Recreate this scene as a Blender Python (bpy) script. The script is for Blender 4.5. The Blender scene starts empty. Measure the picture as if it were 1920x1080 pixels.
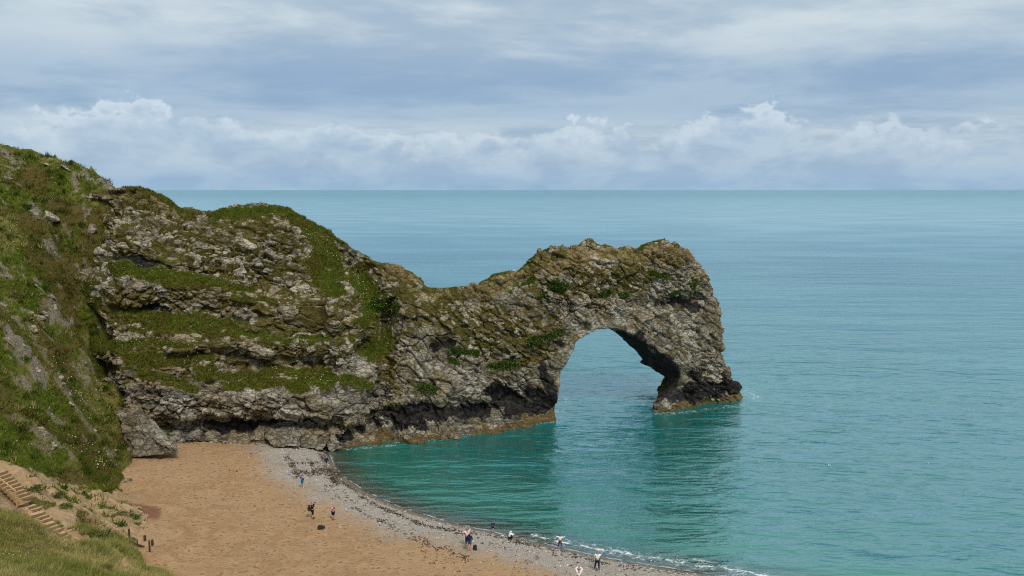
import bpy, bmesh, math, random
import numpy as np
from mathutils import Vector, Matrix

random.seed(7)
RNG = np.random.default_rng(11)
SC = bpy.context.scene
COL = SC.collection

# ------------------------------------------------------------------ camera
CAM_H, FPX = 34.0, 1400.0
PITCH = math.atan(184 / FPX)
cam_data = bpy.data.cameras.new('camera')
cam = bpy.data.objects.new('camera', cam_data)
COL.objects.link(cam)
cam.location = (0, 0, CAM_H)
cam.rotation_euler = (math.radians(90) - PITCH, 0, 0)
cam_data.sensor_width = 36
cam_data.lens = 36 * FPX / 1920
cam_data.clip_start = 0.3
cam_data.clip_end = 200000
SC.camera = cam

# ------------------------------------------------------------------ light
SUN_EL, SUN_AZ = 52.0, 152.0          # degrees; azimuth clockwise from +Y (the view direction)
SC.view_settings.view_transform = 'Standard'
SC.view_settings.look = 'None'
SC.view_settings.gamma = 1
SC.view_settings.use_curve_mapping = False
SC.view_settings.exposure = 0.86
SC.cycles.max_bounces = 5
SC.cycles.diffuse_bounces = 2
SC.cycles.glossy_bounces = 3
SC.cycles.transparent_max_bounces = 8
SC.cycles.use_denoising = False
SC.cycles.filter_width = 1.1
SC.cycles.use_adaptive_sampling = False

sun_data = bpy.data.lights.new('sun', 'SUN')
sun_data.energy = 1.5
sun_data.angle = math.radians(14)
sun_data.color = (1.0, 0.96, 0.9)
sun = bpy.data.objects.new('sun', sun_data)
COL.objects.link(sun)
_az, _el = math.radians(SUN_AZ), math.radians(SUN_EL)
_d = Vector((math.sin(_az) * math.cos(_el), math.cos(_az) * math.cos(_el), math.sin(_el)))
sun.rotation_euler = (-_d).to_track_quat('-Z', 'Y').to_euler()
sun.location = _d * 300


class NT:
    """small helper that writes node trees as expressions"""
    def __init__(self, tree):
        self.t = tree; self.n = tree.nodes; self.l = tree.links

    def node(self, typ, **kw):
        nd = self.n.new(typ)
        for k, v in kw.items():
            setattr(nd, k, v)
        return nd

    def put(self, sock, v):
        if v is None:
            return
        if isinstance(v, bpy.types.NodeSocket):
            self.l.new(v, sock)
        else:
            if sock.type == 'RGBA' and len(v) == 3:
                v = (*v, 1)
            sock.default_value = v

    def math(self, op, a, b=None, c=None, clamp=False):
        nd = self.node('ShaderNodeMath', operation=op, use_clamp=clamp)
        for i, v in enumerate((a, b, c)):
            self.put(nd.inputs[i], v)
        return nd.outputs[0]

    def vmath(self, op, a, b=None):
        nd = self.node('ShaderNodeVectorMath', operation=op)
        self.put(nd.inputs[0], a); self.put(nd.inputs[1], b)
        return nd.outputs[0]

    def mix(self, fac, a, b, blend='MIX'):
        nd = self.node('ShaderNodeMix', data_type='RGBA', blend_type=blend)
        nd.clamp_factor = True
        self.put(nd.inputs[0], fac); self.put(nd.inputs[6], a); self.put(nd.inputs[7], b)
        return nd.outputs[2]

    def ramp(self, v, lo, hi, a=0.0, b=1.0, smooth=True):
        nd = self.node('ShaderNodeMapRange', interpolation_type='SMOOTHSTEP' if smooth else 'LINEAR')
        nd.clamp = True
        self.put(nd.inputs[0], v)
        for i, x in zip((1, 2, 3, 4), (lo, hi, a, b)):
            self.put(nd.inputs[i], x)
        return nd.outputs[0]

    def noise(self, vec, scale, detail=4, rough=0.55, dist=0.0, dim='3D'):
        nd = self.node('ShaderNodeTexNoise', noise_dimensions=dim)
        self.put(nd.inputs['Vector'], vec)
        nd.inputs['Scale'].default_value = scale
        nd.inputs['Detail'].default_value = detail
        nd.inputs['Roughness'].default_value = rough
        nd.inputs['Distortion'].default_value = dist
        return nd.outputs[0]

    def voro(self, vec, scale, feature='F1', out=0, rand=1.0):
        nd = self.node('ShaderNodeTexVoronoi', feature=feature)
        self.put(nd.inputs['Vector'], vec)
        nd.inputs['Scale'].default_value = scale
        nd.inputs['Randomness'].default_value = rand
        return nd.outputs[out]

    def scale(self, vec, s, loc=(0, 0, 0), rot=(0, 0, 0)):
        nd = self.node('ShaderNodeMapping')
        self.put(nd.inputs['Vector'], vec)
        nd.inputs['Scale'].default_value = s
        nd.inputs['Location'].default_value = loc
        nd.inputs['Rotation'].default_value = rot
        return nd.outputs[0]

    def attr(self, name, out=2):
        nd = self.node('ShaderNodeAttribute', attribute_name=name)
        return nd.outputs[out]

    def xyz(self, vec):
        nd = self.node('ShaderNodeSeparateXYZ')
        self.put(nd.inputs[0], vec)
        return nd.outputs[0], nd.outputs[1], nd.outputs[2]

    def comb(self, x, y, z):
        nd = self.node('ShaderNodeCombineXYZ')
        for i, v in enumerate((x, y, z)):
            self.put(nd.inputs[i], v)
        return nd.outputs[0]


# ------------------------------------------------------------------ sky: overcast, with a far bank of cumulus all round the horizon
world = bpy.data.worlds.new('World')
SC.world = world
world.use_nodes = True
world.node_tree.nodes.clear()
W = NT(world.node_tree)
sky = W.node('ShaderNodeTexSky', sky_type='NISHITA')
sky.sun_disc = False
sky.sun_elevation = math.radians(SUN_EL)
sky.sun_rotation = math.radians(SUN_AZ)
sky.altitude = 30
sky.dust_density = 2.0
dirv = W.vmath('NORMALIZE', W.node('ShaderNodeTexCoord').outputs['Generated'])
dx_, dy_, dz_ = W.xyz(dirv)
elev = W.math('MULTIPLY', W.math('ARCSINE', dz_), 180 / math.pi)          # degrees above the horizon
azim = W.math('MULTIPLY', W.math('ARCTAN2', dx_, dy_), 180 / math.pi)
zz = W.math('ADD', W.math('MAXIMUM', dz_, 0.0), 0.10)
plane = W.comb(W.math('DIVIDE', dx_, zz), W.math('DIVIDE', dy_, zz), 0.0)
s1 = W.noise(W.scale(plane, (0.80, 1.0, 1), (3.6, 0.7, 0)), 0.80, 8, 0.60, 0.25)
s2 = W.noise(W.scale(plane, (0.50, 1.0, 1), (7.4, 2.3, 0)), 0.55, 5, 0.5, 0.2)
s3 = W.noise(W.scale(plane, (0.9, 1.1, 1), (1.4, 9.3, 0)), 2.6, 6, 0.6, 0.3)
strat = W.math('ADD', W.math('MULTIPLY', s1, 0.48), W.math('ADD', W.math('MULTIPLY', s2, 0.30), W.math('MULTIPLY', s3, 0.22)))
high = W.mix(W.ramp(strat, 0.42, 0.57), (0.345, 0.450, 0.560), (0.560, 0.645, 0.690))
high = W.mix(W.ramp(strat, 0.54, 0.65, 0, 0.75), high, (0.67, 0.70, 0.72))
# the grey-blue base of the overcast sheet, seen above the bank
band = W.math('MULTIPLY', W.ramp(elev, 3.0, 6.0), W.ramp(elev, 12.0, 7.0))
high = W.mix(W.math('MULTIPLY', band, 0.88), high, W.mix(W.ramp(s1, 0.38, 0.62), (0.225, 0.348, 0.520), (0.330, 0.450, 0.585)))
# cumulus bank, heaped unevenly
ae = W.comb(azim, elev, 0.0)
b0 = W.noise(W.scale(ae, (1, 0, 1), (7.0, 3, 0)), 0.06, 2, 0.5)
b1 = W.noise(W.scale(ae, (1, 0.5, 1), (77.0, 3, 0)), 0.13, 3, 0.5)
b2 = W.noise(W.scale(ae, (1, 1.7, 1), (55.0, 1.0, 0)), 0.24, 6, 0.52, 0.2)
b3 = W.noise(W.scale(ae, (1, 1.3, 1), (9.0, 5.0, 0)), 0.85, 6, 0.60, 0.3)
top = W.math('ADD', 4.9, W.math('ADD', W.math('MULTIPLY', W.math('SUBTRACT', b0, 0.5), 2.5), W.math('ADD', W.math('MULTIPLY', W.math('SUBTRACT', b1, 0.5), 4.2),
      W.math('ADD', W.math('MULTIPLY', W.math('SUBTRACT', b2, 0.5), 6.5), W.math('MULTIPLY', W.math('SUBTRACT', b3, 0.5), 3.2)))))
under = W.math('SUBTRACT', top, elev)
bank = W.ramp(under, -0.25, W.ramp(b1, 0.35, 0.65, 1.3, 0.45))
crest = W.math('MULTIPLY', W.ramp(under, -0.05, 0.7), W.ramp(under, 2.6, 0.3))
billow = W.noise(W.scale(ae, (0.45, 1.0, 1), (5.0, 2.0, 0)), 0.45, 6, 0.56, 0.3)
body = W.mix(W.ramp(billow, 0.36, 0.64), (0.300, 0.425, 0.580), (0.420, 0.540, 0.655))
body = W.mix(W.math('MULTIPLY', crest, W.ramp(b2, 0.38, 0.62, 0.10, 0.9)), body, (0.610, 0.690, 0.755))
low = W.mix(W.ramp(billow, 0.38, 0.62), (0.270, 0.420, 0.600), (0.335, 0.480, 0.640))
body = W.mix(W.ramp(elev, 2.2, 0.5), body, low)
clouds = W.mix(W.math('MULTIPLY', bank, 0.92), high, body)
# an overcast sky is brighter overhead than at the horizon
clouds = W.mix(1.0, clouds, W.mix(W.ramp(dz_, 0.22, 1.0, 0, 1, False), (1, 1, 1), (1.75, 1.68, 1.55)), 'MULTIPLY')
clouds = W.vmath('SCALE', clouds)
clouds.node.inputs['Scale'].default_value = 6.0
final = W.mix(0.94, sky.outputs[0], clouds)
bg = W.node('ShaderNodeBackground')
W.put(bg.inputs[0], final)
bg.inputs[1].default_value = 0.1
W.l.new(bg.outputs[0], W.node('ShaderNodeOutputWorld').inputs[0])


# ------------------------------------------------------------------ measuring: pixel of the photograph -> point in the place
_c, _s = math.cos(PITCH), math.sin(PITCH)
def ray(px, py):
    dx = (px - 960) / FPX; dy = -(py - 540) / FPX
    return np.array([dx, _c + dy * _s, -_s + dy * _c])
def at_z(px, py, z):
    r = ray(px, py); return r * ((z - CAM_H) / r[2]) + np.array([0, 0, CAM_H])
def at_y(px, py, Y):
    r = ray(px, py); return r * (Y / r[1]) + np.array([0, 0, CAM_H])
def to_px(P):
    """map coordinates of survey marks (used once, to lay out where plants, stains and painted shade go)"""
    x, y, z = P[:, 0], P[:, 1], P[:, 2] - CAM_H
    f = y * _c - z * _s; u = y * _s + z * _c
    return 960 + FPX * x / f, 540 - FPX * u / f


# ------------------------------------------------------------------ numpy noise
def _hash(ix, iy, iz, seed):
    h = (ix.astype(np.uint32) * np.uint32(374761393) + iy.astype(np.uint32) * np.uint32(668265263)
         + iz.astype(np.uint32) * np.uint32(2147483647) + np.uint32(seed * 974711 + 12345))
    h = (h ^ (h >> np.uint32(13))) * np.uint32(1274126177)
    h = (h ^ (h >> np.uint32(16))) * np.uint32(2246822519)
    return h ^ (h >> np.uint32(13))
def _h01(ix, iy, iz, seed):
    return _hash(ix, iy, iz, seed).astype(np.float32) * np.float32(1 / 4294967295.0)
def vnoise(p, seed=0):
    p = p.astype(np.float32)
    i = np.floor(p).astype(np.int32); f = p - i
    u = f * f * f * (f * (f * 6 - 15) + 10)
    r = 0
    for a in (0, 1):
        wx = u[:, 0] if a else 1 - u[:, 0]
        for b in (0, 1):
            wy = u[:, 1] if b else 1 - u[:, 1]
            for c in (0, 1):
                wz = u[:, 2] if c else 1 - u[:, 2]
                r = r + wx * wy * wz * _h01(i[:, 0] + a, i[:, 1] + b, i[:, 2] + c, seed)
    return r * 2 - 1
def fbm(p, octs=4, seed=0, gain=0.5, lac=2.03):
    r = 0; a = 1.0; q = np.array(p, dtype=np.float32)
    for o in range(octs):
        r = r + a * vnoise(q, seed + o * 17)
        q = q * lac + 3.7; a *= gain
    return r
def worley(p, seed=0, jit=0.9):
    """F1, F2, the random number of the nearest cell, and the height of that cell's randomly tilted face"""
    p = p.astype(np.float32)
    i = np.floor(p).astype(np.int32)
    n = len(p)
    f1 = np.full(n, 9e9, np.float32); f2 = f1.copy(); hid = np.zeros(n, np.uint32)
    off = np.zeros((n, 3), np.float32)
    for a in (-1, 0, 1):
        for b in (-1, 0, 1):
            for c in (-1, 0, 1):
                x, y, z = i[:, 0] + a, i[:, 1] + b, i[:, 2] + c
                h = _hash(x, y, z, seed)
                k = np.float32(jit / 1023)
                ex = p[:, 0] - (x + np.float32(0.5 - jit / 2) + k * (h & np.uint32(1023)))
                ey = p[:, 1] - (y + np.float32(0.5 - jit / 2) + k * ((h >> np.uint32(10)) & np.uint32(1023)))
                ez = p[:, 2] - (z + np.float32(0.5 - jit / 2) + k * ((h >> np.uint32(20)) & np.uint32(1023)))
                d = (ex * ex + ey * ey + ez * ez).astype(np.float32)
                m = d < f1
                f2 = np.where(m, f1, np.minimum(f2, d))
                f1 = np.where(m, d, f1); hid = np.where(m, h, hid)
                off[m, 0] = ex[m]; off[m, 1] = ey[m]; off[m, 2] = ez[m]
    u = lambda k: ((hid * np.uint32(k)) >> np.uint32(8)).astype(np.float32) / 16777215.0
    tilt = off[:, 0] * (u(2246822519) - 0.5) * 1.5 + off[:, 2] * (u(3266489917) - 0.5) * 1.8 + off[:, 1] * (u(668265263) - 0.5)
    return np.sqrt(f1), np.sqrt(f2), u(2654435761), tilt
def sstep(x, a, b):
    t = np.clip((x - a) / (b - a), 0, 1); return t * t * (3 - 2 * t)
def strokes(px, py, caps, soft=0.45):
    """weight of points near brush strokes (x0, y0, x1, y1, radius)"""
    w = np.zeros(len(px), np.float32)
    for (x0, y0, x1, y1, r) in caps:
        m = (px > min(x0, x1) - r) & (px < max(x0, x1) + r) & (py > min(y0, y1) - r) & (py < max(y0, y1) + r)
        if not m.any():
            continue
        ax, ay = px[m], py[m]
        L = max((x1 - x0) ** 2 + (y1 - y0) ** 2, 1e-6)
        t = np.clip(((ax - x0) * (x1 - x0) + (ay - y0) * (y1 - y0)) / L, 0, 1)
        d = np.hypot(ax - x0 - t * (x1 - x0), ay - y0 - t * (y1 - y0)) / r
        w[m] = np.maximum(w[m], 1 - sstep(d, 1 - soft, 1.0))
    return w


# ------------------------------------------------------------------ object helpers
def tag(o, label=None, cat=None, group=None, kind=None):
    for k, v in (('label', label), ('category', cat), ('group', group), ('kind', kind)):
        if v:
            o[k] = v
    return o
def link(name, me, parent=None, mats=()):
    o = bpy.data.objects.new(name, me)
    COL.objects.link(o)
    for m in mats:
        me.materials.append(m)
    if parent:
        o.parent = parent
    return o
def empty(name, loc, rz=0):
    o = bpy.data.objects.new(name, None)
    o.empty_display_size = 0.3
    COL.objects.link(o)
    o.location = loc; o.rotation_euler = (0, 0, rz)
    return o
def mesh_np(name, V, F, smooth=True, attrs=None):
    """F: (n,3) or (n,4) index array"""
    me = bpy.data.meshes.new(name)
    V = np.ascontiguousarray(V, np.float32); F = np.ascontiguousarray(F, np.int32)
    k = F.shape[1]
    me.vertices.add(len(V)); me.vertices.foreach_set('co', V.ravel())
    me.loops.add(F.size); me.loops.foreach_set('vertex_index', F.ravel())
    me.polygons.add(len(F))
    me.polygons.foreach_set('loop_start', np.arange(0, F.size, k, dtype=np.int32))
    me.polygons.foreach_set('use_smooth', np.full(len(F), bool(smooth)))
    for nm, a in (attrs or {}).items():
        a = np.ascontiguousarray(a, np.float32)
        if a.ndim == 1:
            me.attributes.new(nm, 'FLOAT', 'POINT').data.foreach_set('value', a)
        else:
            me.attributes.new(nm, 'FLOAT_COLOR', 'POINT').data.foreach_set('color', np.c_[a, np.ones(len(a), np.float32)].ravel())
    me.update(calc_edges=True)
    me.validate()
    return me
def grid_faces(nx, ny):
    i = np.arange(nx * ny).reshape(nx, ny)
    return np.stack([i[:-1, :-1], i[1:, :-1], i[1:, 1:], i[:-1, 1:]], -1).reshape(-1, 4)
def principled(name):
    m = bpy.data.materials.new(name)
    m.use_nodes = True
    t = NT(m.node_tree)
    b = m.node_tree.nodes['Principled BSDF']
    return m, t, b
def plain(name, col, rough=0.8, var=0.25, scale=18.0, spec=0.3, bump=0.0):
    """a one-colour surface with worn, uneven tone"""
    m, t, b = principled(name)
    co = t.node('ShaderNodeTexCoord').outputs['Object']
    n = t.noise(co, scale, 5, 0.6)
    dark = tuple(c * (1 - var) for c in col); lite = tuple(min(1, c * (1 + var)) for c in col)
    t.put(b.inputs['Base Color'], t.mix(t.ramp(n, 0.3, 0.7), dark, lite))
    b.inputs['Roughness'].default_value = rough
    b.inputs['Specular IOR Level'].default_value = spec
    if bump:
        bp = t.node('ShaderNodeBump'); bp.inputs['Strength'].default_value = 0.6
        bp.inputs['Distance'].default_value = bump
        t.put(bp.inputs['Height'], n); t.put(b.inputs['Normal'], bp.outputs[0])
    return m
# ================================================================== the headland and its arch (one body of limestone)
O2 = np.array([-39.7, 90.9])
_a = math.radians(19.2)
ES = np.array([math.cos(_a), math.sin(_a)]); ET = np.array([-math.sin(_a), math.cos(_a)])
def wall_pt(px, py, t):
    """(s, z) of a surveyed point that lies in the vertical sheet t"""
    r = ray(px, py)
    k = (t + O2 @ ET) / (r[:2] @ ET)
    p = r * k
    return (p[:2] - O2) @ ES, p[2] + CAM_H
def world_of(s, t, z):
    return np.stack([O2[0] + s * ES[0] + t * ET[0], O2[1] + s * ES[1] + t * ET[1], z], -1)
def poly_sdf(X, Z, P):
    """signed distance to a closed polygon, negative inside"""
    P = np.asarray(P); n = len(P)
    d = np.full(X.shape, 1e9); ins = np.zeros(X.shape, bool)
    for i in range(n):
        x0, z0 = P[i]; x1, z1 = P[(i + 1) % n]
        L = max((x1 - x0) ** 2 + (z1 - z0) ** 2, 1e-9)
        t = np.clip(((X - x0) * (x1 - x0) + (Z - z0) * (z1 - z0)) / L, 0, 1)
        d = np.minimum(d, (X - x0 - t * (x1 - x0)) ** 2 + (Z - z0 - t * (z1 - z0)) ** 2)
        if z0 != z1:
            ins ^= ((z0 > Z) != (z1 > Z)) & (X < (x1 - x0) * (Z - z0) / (z1 - z0) + x0)
    d = np.sqrt(d)
    return np.where(ins, -d, d)

OUT = [(60, 400, 18), (140, 378, 17), (190, 362, 16), (210, 354, 16), (235, 350, 16), (262, 349, 16), (290, 360, 16), (312, 372, 16), (335, 391, 16), (365, 396, 15.5),
       (400, 396, 15), (440, 386, 15), (490, 382, 15), (530, 388, 15), (560, 403, 14.5), (600, 424, 13.5), (640, 450, 12), (680, 475, 11),
       (715, 493, 10), (745, 498, 9), (775, 510, 8), (790, 525, 7.5), (808, 538, 6.5), (830, 542, 6), (855, 537, 6), (880, 536, 6),
       (910, 526, 5.5), (935, 512, 5.5), (955, 506, 5.5), (975, 512, 5), (988, 500, 5), (1000, 484, 5), (1020, 472, 5), (1045, 463, 5),
       (1085, 462, 5), (1108, 448, 5), (1128, 463, 5), (1160, 467, 5), (1180, 462, 5), (1200, 467, 5), (1215, 455, 5), (1245, 449, 5),
       (1275, 457, 5), (1302, 478, 4.5), (1317, 508, 4), (1337, 538, 3.5), (1352, 568, 3), (1357, 600, 3), (1354, 630, 3), (1359, 660, 3),
       (1356, 678, 3), (1363, 692, 3), (1373, 707, 3), (1383, 724, 3), (1392, 740, 2.5), (1401, 752, 2), (1405, 764, 2)]
PO = [wall_pt(*q) for q in OUT]
PO = [(-34, PO[0][1]), *PO, (PO[-1][0] + 0.5, -6), (-34, -6)]
HOLE = [(1040, 800), (1041, 765), (1043, 735), (1050, 703), (1062, 678), (1074, 658), (1080, 641), (1098, 628), (1125, 618), (1158, 617),
        (1195, 633), (1230, 657), (1262, 688), (1272, 704), (1262, 722), (1246, 738), (1229, 752), (1224, 775), (1226, 800)]
PH = [wall_pt(x, y, 1.0) for x, y in HOLE]

DV = 0.25
sg = np.arange(-30, 88, DV); tg = np.arange(-7, 30, DV); zg = np.arange(-3, 42, DV)
S2, Z2 = np.meshgrid(sg, zg, indexing='ij')
S_of = lambda px, t=3.0: wall_pt(px, 650, t)[0]
oS = np.array([wall_pt(*q)[0] for q in OUT]); oT = np.array([q[2] for q in OUT])
t_r = np.interp(sg, np.maximum.accumulate(oS), oT)[:, None]

# terraces: knots of the profile, bottom to top, at five columns
colpx = [250, 363, 485, 607, 690]
knots = np.array([[745, 738, 730, 730, 738], [690, 672, 698, 692, 700], [645, 634, 641, 641, 676], [600, 594, 624, 628, 655],
                  [537, 540, 575, 560, 570], [500, 500, 545, 540, 545], [428, 425, 418, 432, 500]])
kt = [0.3, 2.1, 2.9, 4.6, 5.4, 7.6, 11.5]
kz = np.array([[wall_pt(px, knots[i, j], kt[i])[1] for j, px in enumerate(colpx)] for i in range(7)])
ks = [S_of(px) for px in colpx]
kz = np.array([np.interp(sg, ks, r) for r in kz])                       # 7 x ns
pn = np.stack([sg / 4, 0 * sg, 0 * sg], -1)
kz = kz + np.array([0.55 * fbm(pn + i * 9.1, 3, 50 + i) for i in range(7)])
kz = np.maximum.accumulate(kz, 0) + np.arange(7)[:, None] * 0.02
prof = np.zeros_like(S2)
for i in range(len(sg)):
    prof[i] = np.interp(zg, np.r_[-3, 2, kz[:, i], kz[6, i] + 4.5, 45], np.r_[0, 0, kt, 15.2, 20])
w_arch = sstep(S2, S_of(650), S_of(800))
arch_prof = 0.0 + np.clip(Z2 - 2, 0, 30) * 0.13
q2 = np.stack([S2.ravel(), Z2.ravel(), 0 * S2.ravel()], -1)
big = fbm(q2 / [7, 6, 1], 3, 3).reshape(S2.shape)
tf = prof * (1 - w_arch) + arch_prof * w_arch + big * 0.8
tf += 1.25 * np.maximum(0, -9 - S2)                                    # turns back into the corner of the cove
PX, PY = to_px(world_of(S2.ravel(), tf.ravel(), Z2.ravel()))
def carve(caps, depth, soft=0.7):
    return depth * strokes(PX, PY, caps, soft).reshape(S2.shape)
tf += carve([(385, 800, 500, 800, 30), (500, 798, 630, 793, 18), (300, 805, 385, 800, 22)], 1.3, 0.7)
tf += carve([(740, 775, 900, 768, 26), (900, 765, 930, 765, 18), (935, 745, 1005, 765, 30), (1010, 745, 1030, 765, 20), (700, 790, 740, 782, 20)], 1.1, 0.8)
tf += carve([(662, 485, 700, 560, 38), (700, 560, 716, 620, 42), (716, 620, 690, 662, 38)], 2.2, 0.9)
tf += carve([(592, 425, 622, 535, 44)], 1.2, 0.9)
tf += carve([(738, 575, 722, 700, 17), (722, 700, 700, 800, 20)], 1.8, 0.8)
tf -= carve([(612, 545, 640, 700, 26), (640, 720, 640, 830, 30), (600, 745, 640, 790, 45)], 1.5, 0.8)
tf -= carve([(430, 755, 600, 755, 36)], 0.8, 0.7)
tf -= carve([(480, 655, 620, 660, 20), (320, 645, 480, 645, 14)], 0.8, 0.6)
tf += carve([(440, 690, 600, 682, 10), (360, 664, 600, 676, 7)], 0.6, 0.8)
tf += carve([(210, 475, 300, 505, 17), (300, 505, 420, 515, 9), (190, 450, 230, 480, 16)], 0.7, 0.9)
tf += carve([(210, 578, 310, 585, 15), (445, 585, 470, 600, 14)], 0.7, 0.9)
tf += carve([(1240, 575, 1310, 560, 16), (1195, 640, 1240, 600, 16), (1230, 720, 1290, 745, 26), (820, 650, 840, 640, 20)], 1.0, 0.9)
tf += carve([(150, 580, 200, 640, 22), (190, 690, 220, 770, 30)], 2.6, 0.9)
tf -= carve([(1245, 610, 1290, 680, 32), (1060, 560, 1100, 600, 20)], 0.9, 0.9)
shelf = (1 - sstep(Z2, 0.1, 1.8))
tf -= shelf * (0.4 + 1.6 * sstep(S2, S_of(610), S_of(690)) * (1 - sstep(S2, S_of(860), S_of(960))) - 0.6 * sstep(S2, S_of(1050), S_of(1200))) \
      * sstep(S2, S_of(560), S_of(640)) * (1 + 0.45 * fbm(q2 / [2.5, 3, 1], 3, 8).reshape(S2.shape))
DO = poly_sdf(S2, Z2, PO) + 0.22 * fbm(q2 / [1.3, 1.0, 1], 3, 77).reshape(S2.shape)
DH = poly_sdf(S2, Z2, PH)
din = np.maximum(-DO, 0)
wr = 1 - np.exp(-din / 1.3)
tf = t_r + (np.minimum(tf, t_r) - t_r) * wr
tb = t_r + (6.5 + 8.0 * (1 - sstep(S2, S_of(520), S_of(800)))) * wr + 0.10 * np.clip(20 - Z2, 0, 30)
right_leg = sstep(sg, S_of(1100), S_of(1170))
F3 = np.empty((len(sg), len(tg), len(zg)), np.float32)
kshift = 0.72 * (1 - sstep(zg, 2.4, 4.6))
for j, t in enumerate(tg):
    v = np.maximum(np.maximum(tf - t, t - tb) * 0.8, DO)
    if t < 16:
        h = np.empty_like(DH)
        for kk in range(len(zg)):
            h[:, kk] = np.interp(sg - kshift[kk] * (t - 1.0) * right_leg, sg, DH[:, kk])
        v = np.maximum(v, -h)
    F3[:, j, :] = v

def surface_nets(F, org, dv):
    nx, ny, nz = F.shape
    ins = F < 0
    cnt = np.zeros((nx - 1, ny - 1, nz - 1), np.int8)
    corners = [(a, b, c) for a in (0, 1) for b in (0, 1) for c in (0, 1)]
    for a, b, c in corners:
        cnt += ins[a:nx - 1 + a, b:ny - 1 + b, c:nz - 1 + c]
    act = (cnt > 0) & (cnt < 8)
    ii, jj, kk = np.nonzero(act)
    idx = np.full(act.shape, -1, np.int64); idx[ii, jj, kk] = np.arange(len(ii))
    val = {c: F[ii + c[0], jj + c[1], kk + c[2]] for c in corners}
    acc = np.zeros((len(ii), 3)); num = np.zeros(len(ii))
    for c0 in corners:
        for ax in range(3):
            if c0[ax]:
                continue
            c1 = list(c0); c1[ax] = 1; c1 = tuple(c1)
            v0, v1 = val[c0], val[c1]
            m = (v0 < 0) != (v1 < 0)
            t = np.where(m, v0 / np.where(m, v0 - v1, 1), 0)
            p = np.tile(np.array(c0, float), (len(ii), 1)); p[:, ax] = t
            acc += p * m[:, None]; num += m
    V = np.stack([ii, jj, kk], -1) + acc / num[:, None]
    V = V * dv + np.array(org)
    faces = []
    def edge(ax):
        o = [1, 1, 1]
        sl0 = [slice(1, nx - 1), slice(1, ny - 1), slice(1, nz - 1)]; sl1 = list(sl0)
        n = (nx, ny, nz)[ax]
        sl0[ax] = slice(0, n - 1); sl1[ax] = slice(1, n)
        a, b = ins[tuple(sl0)], ins[tuple(sl1)]
        x = np.nonzero(a != b)
        base = [x[0] + 1, x[1] + 1, x[2] + 1]; base[ax] = x[ax]
        flip = b[x]
        u, w = [(1, 2), (2, 0), (0, 1)][ax]
        def cell(du, dw):
            c = [base[0].copy(), base[1].copy(), base[2].copy()]
            c[u] -= du; c[w] -= dw
            return idx[c[0], c[1], c[2]]
        q = np.stack([cell(1, 1), cell(0, 1), cell(0, 0), cell(1, 0)], -1)
        q[flip] = q[flip][:, ::-1]
        faces.append(q)
    for ax in range(3):
        edge(ax)
    return V, np.concatenate(faces)

V, Fq = surface_nets(F3, (sg[0], tg[0], zg[0]), DV)
del F3
def catmull_clark(V, F):
    n, m = len(V), len(F)
    fp = V[F].mean(1)
    E = np.stack([F, np.roll(F, -1, 1)], -1).reshape(-1, 2)
    lo, hi = E.min(1).astype(np.int64), E.max(1).astype(np.int64)
    key, inv, cnt = np.unique(lo * n + hi, return_inverse=True, return_counts=True)
    e0, e1 = key // n, key % n
    fid = np.repeat(np.arange(m), 4)
    acc = np.stack([np.bincount(inv, fp[fid, k], len(key)) for k in range(3)], -1)
    mid = (V[e0] + V[e1]) / 2
    ep = np.where((cnt == 2)[:, None], (mid + acc / np.maximum(cnt, 1)[:, None]) / 2, mid)
    val = np.bincount(F.ravel(), minlength=n).astype(float)
    Fa = np.stack([np.bincount(F.ravel(), np.repeat(fp[:, k], 4), n) for k in range(3)], -1) / np.maximum(val, 1)[:, None]
    ne = np.bincount(np.r_[e0, e1], minlength=n).astype(float)
    Ra = np.stack([np.bincount(np.r_[e0, e1], np.r_[mid[:, k], mid[:, k]], n) for k in range(3)], -1) / np.maximum(ne, 1)[:, None]
    nn = np.maximum(val, 1)[:, None]
    vp = np.where((ne == val)[:, None], (Fa + 2 * Ra + (nn - 3) * V) / nn, V)
    ei = inv.reshape(m, 4) + n; fi = np.arange(m) + n + len(key)
    Q = np.stack([np.stack([F[:, k], ei[:, k], fi, ei[:, k - 1]], -1) for k in range(4)], 1).reshape(-1, 4)
    return np.vstack([vp, ep, fp]), Q
def normals(V, F):
    a = V[F[:, 2]] - V[F[:, 0]]; b = V[F[:, 3]] - V[F[:, 1]]
    fn = np.cross(a, b)
    N = np.stack([np.bincount(F.ravel(), np.repeat(fn[:, k], 4), len(V)) for k in range(3)], -1)
    return N / np.maximum(np.linalg.norm(N, axis=1), 1e-9)[:, None]
V, Fq = catmull_clark(V, Fq)
Nn = normals(V, Fq)

s_, t_, z_ = V[:, 0], V[:, 1], V[:, 2]
Wp = world_of(s_, t_, z_)
vx, vy = to_px(Wp)
front = (t_ < np.interp(s_, sg, t_r[:, 0]) + 0.6) | (DH.max() < 0)
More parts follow.
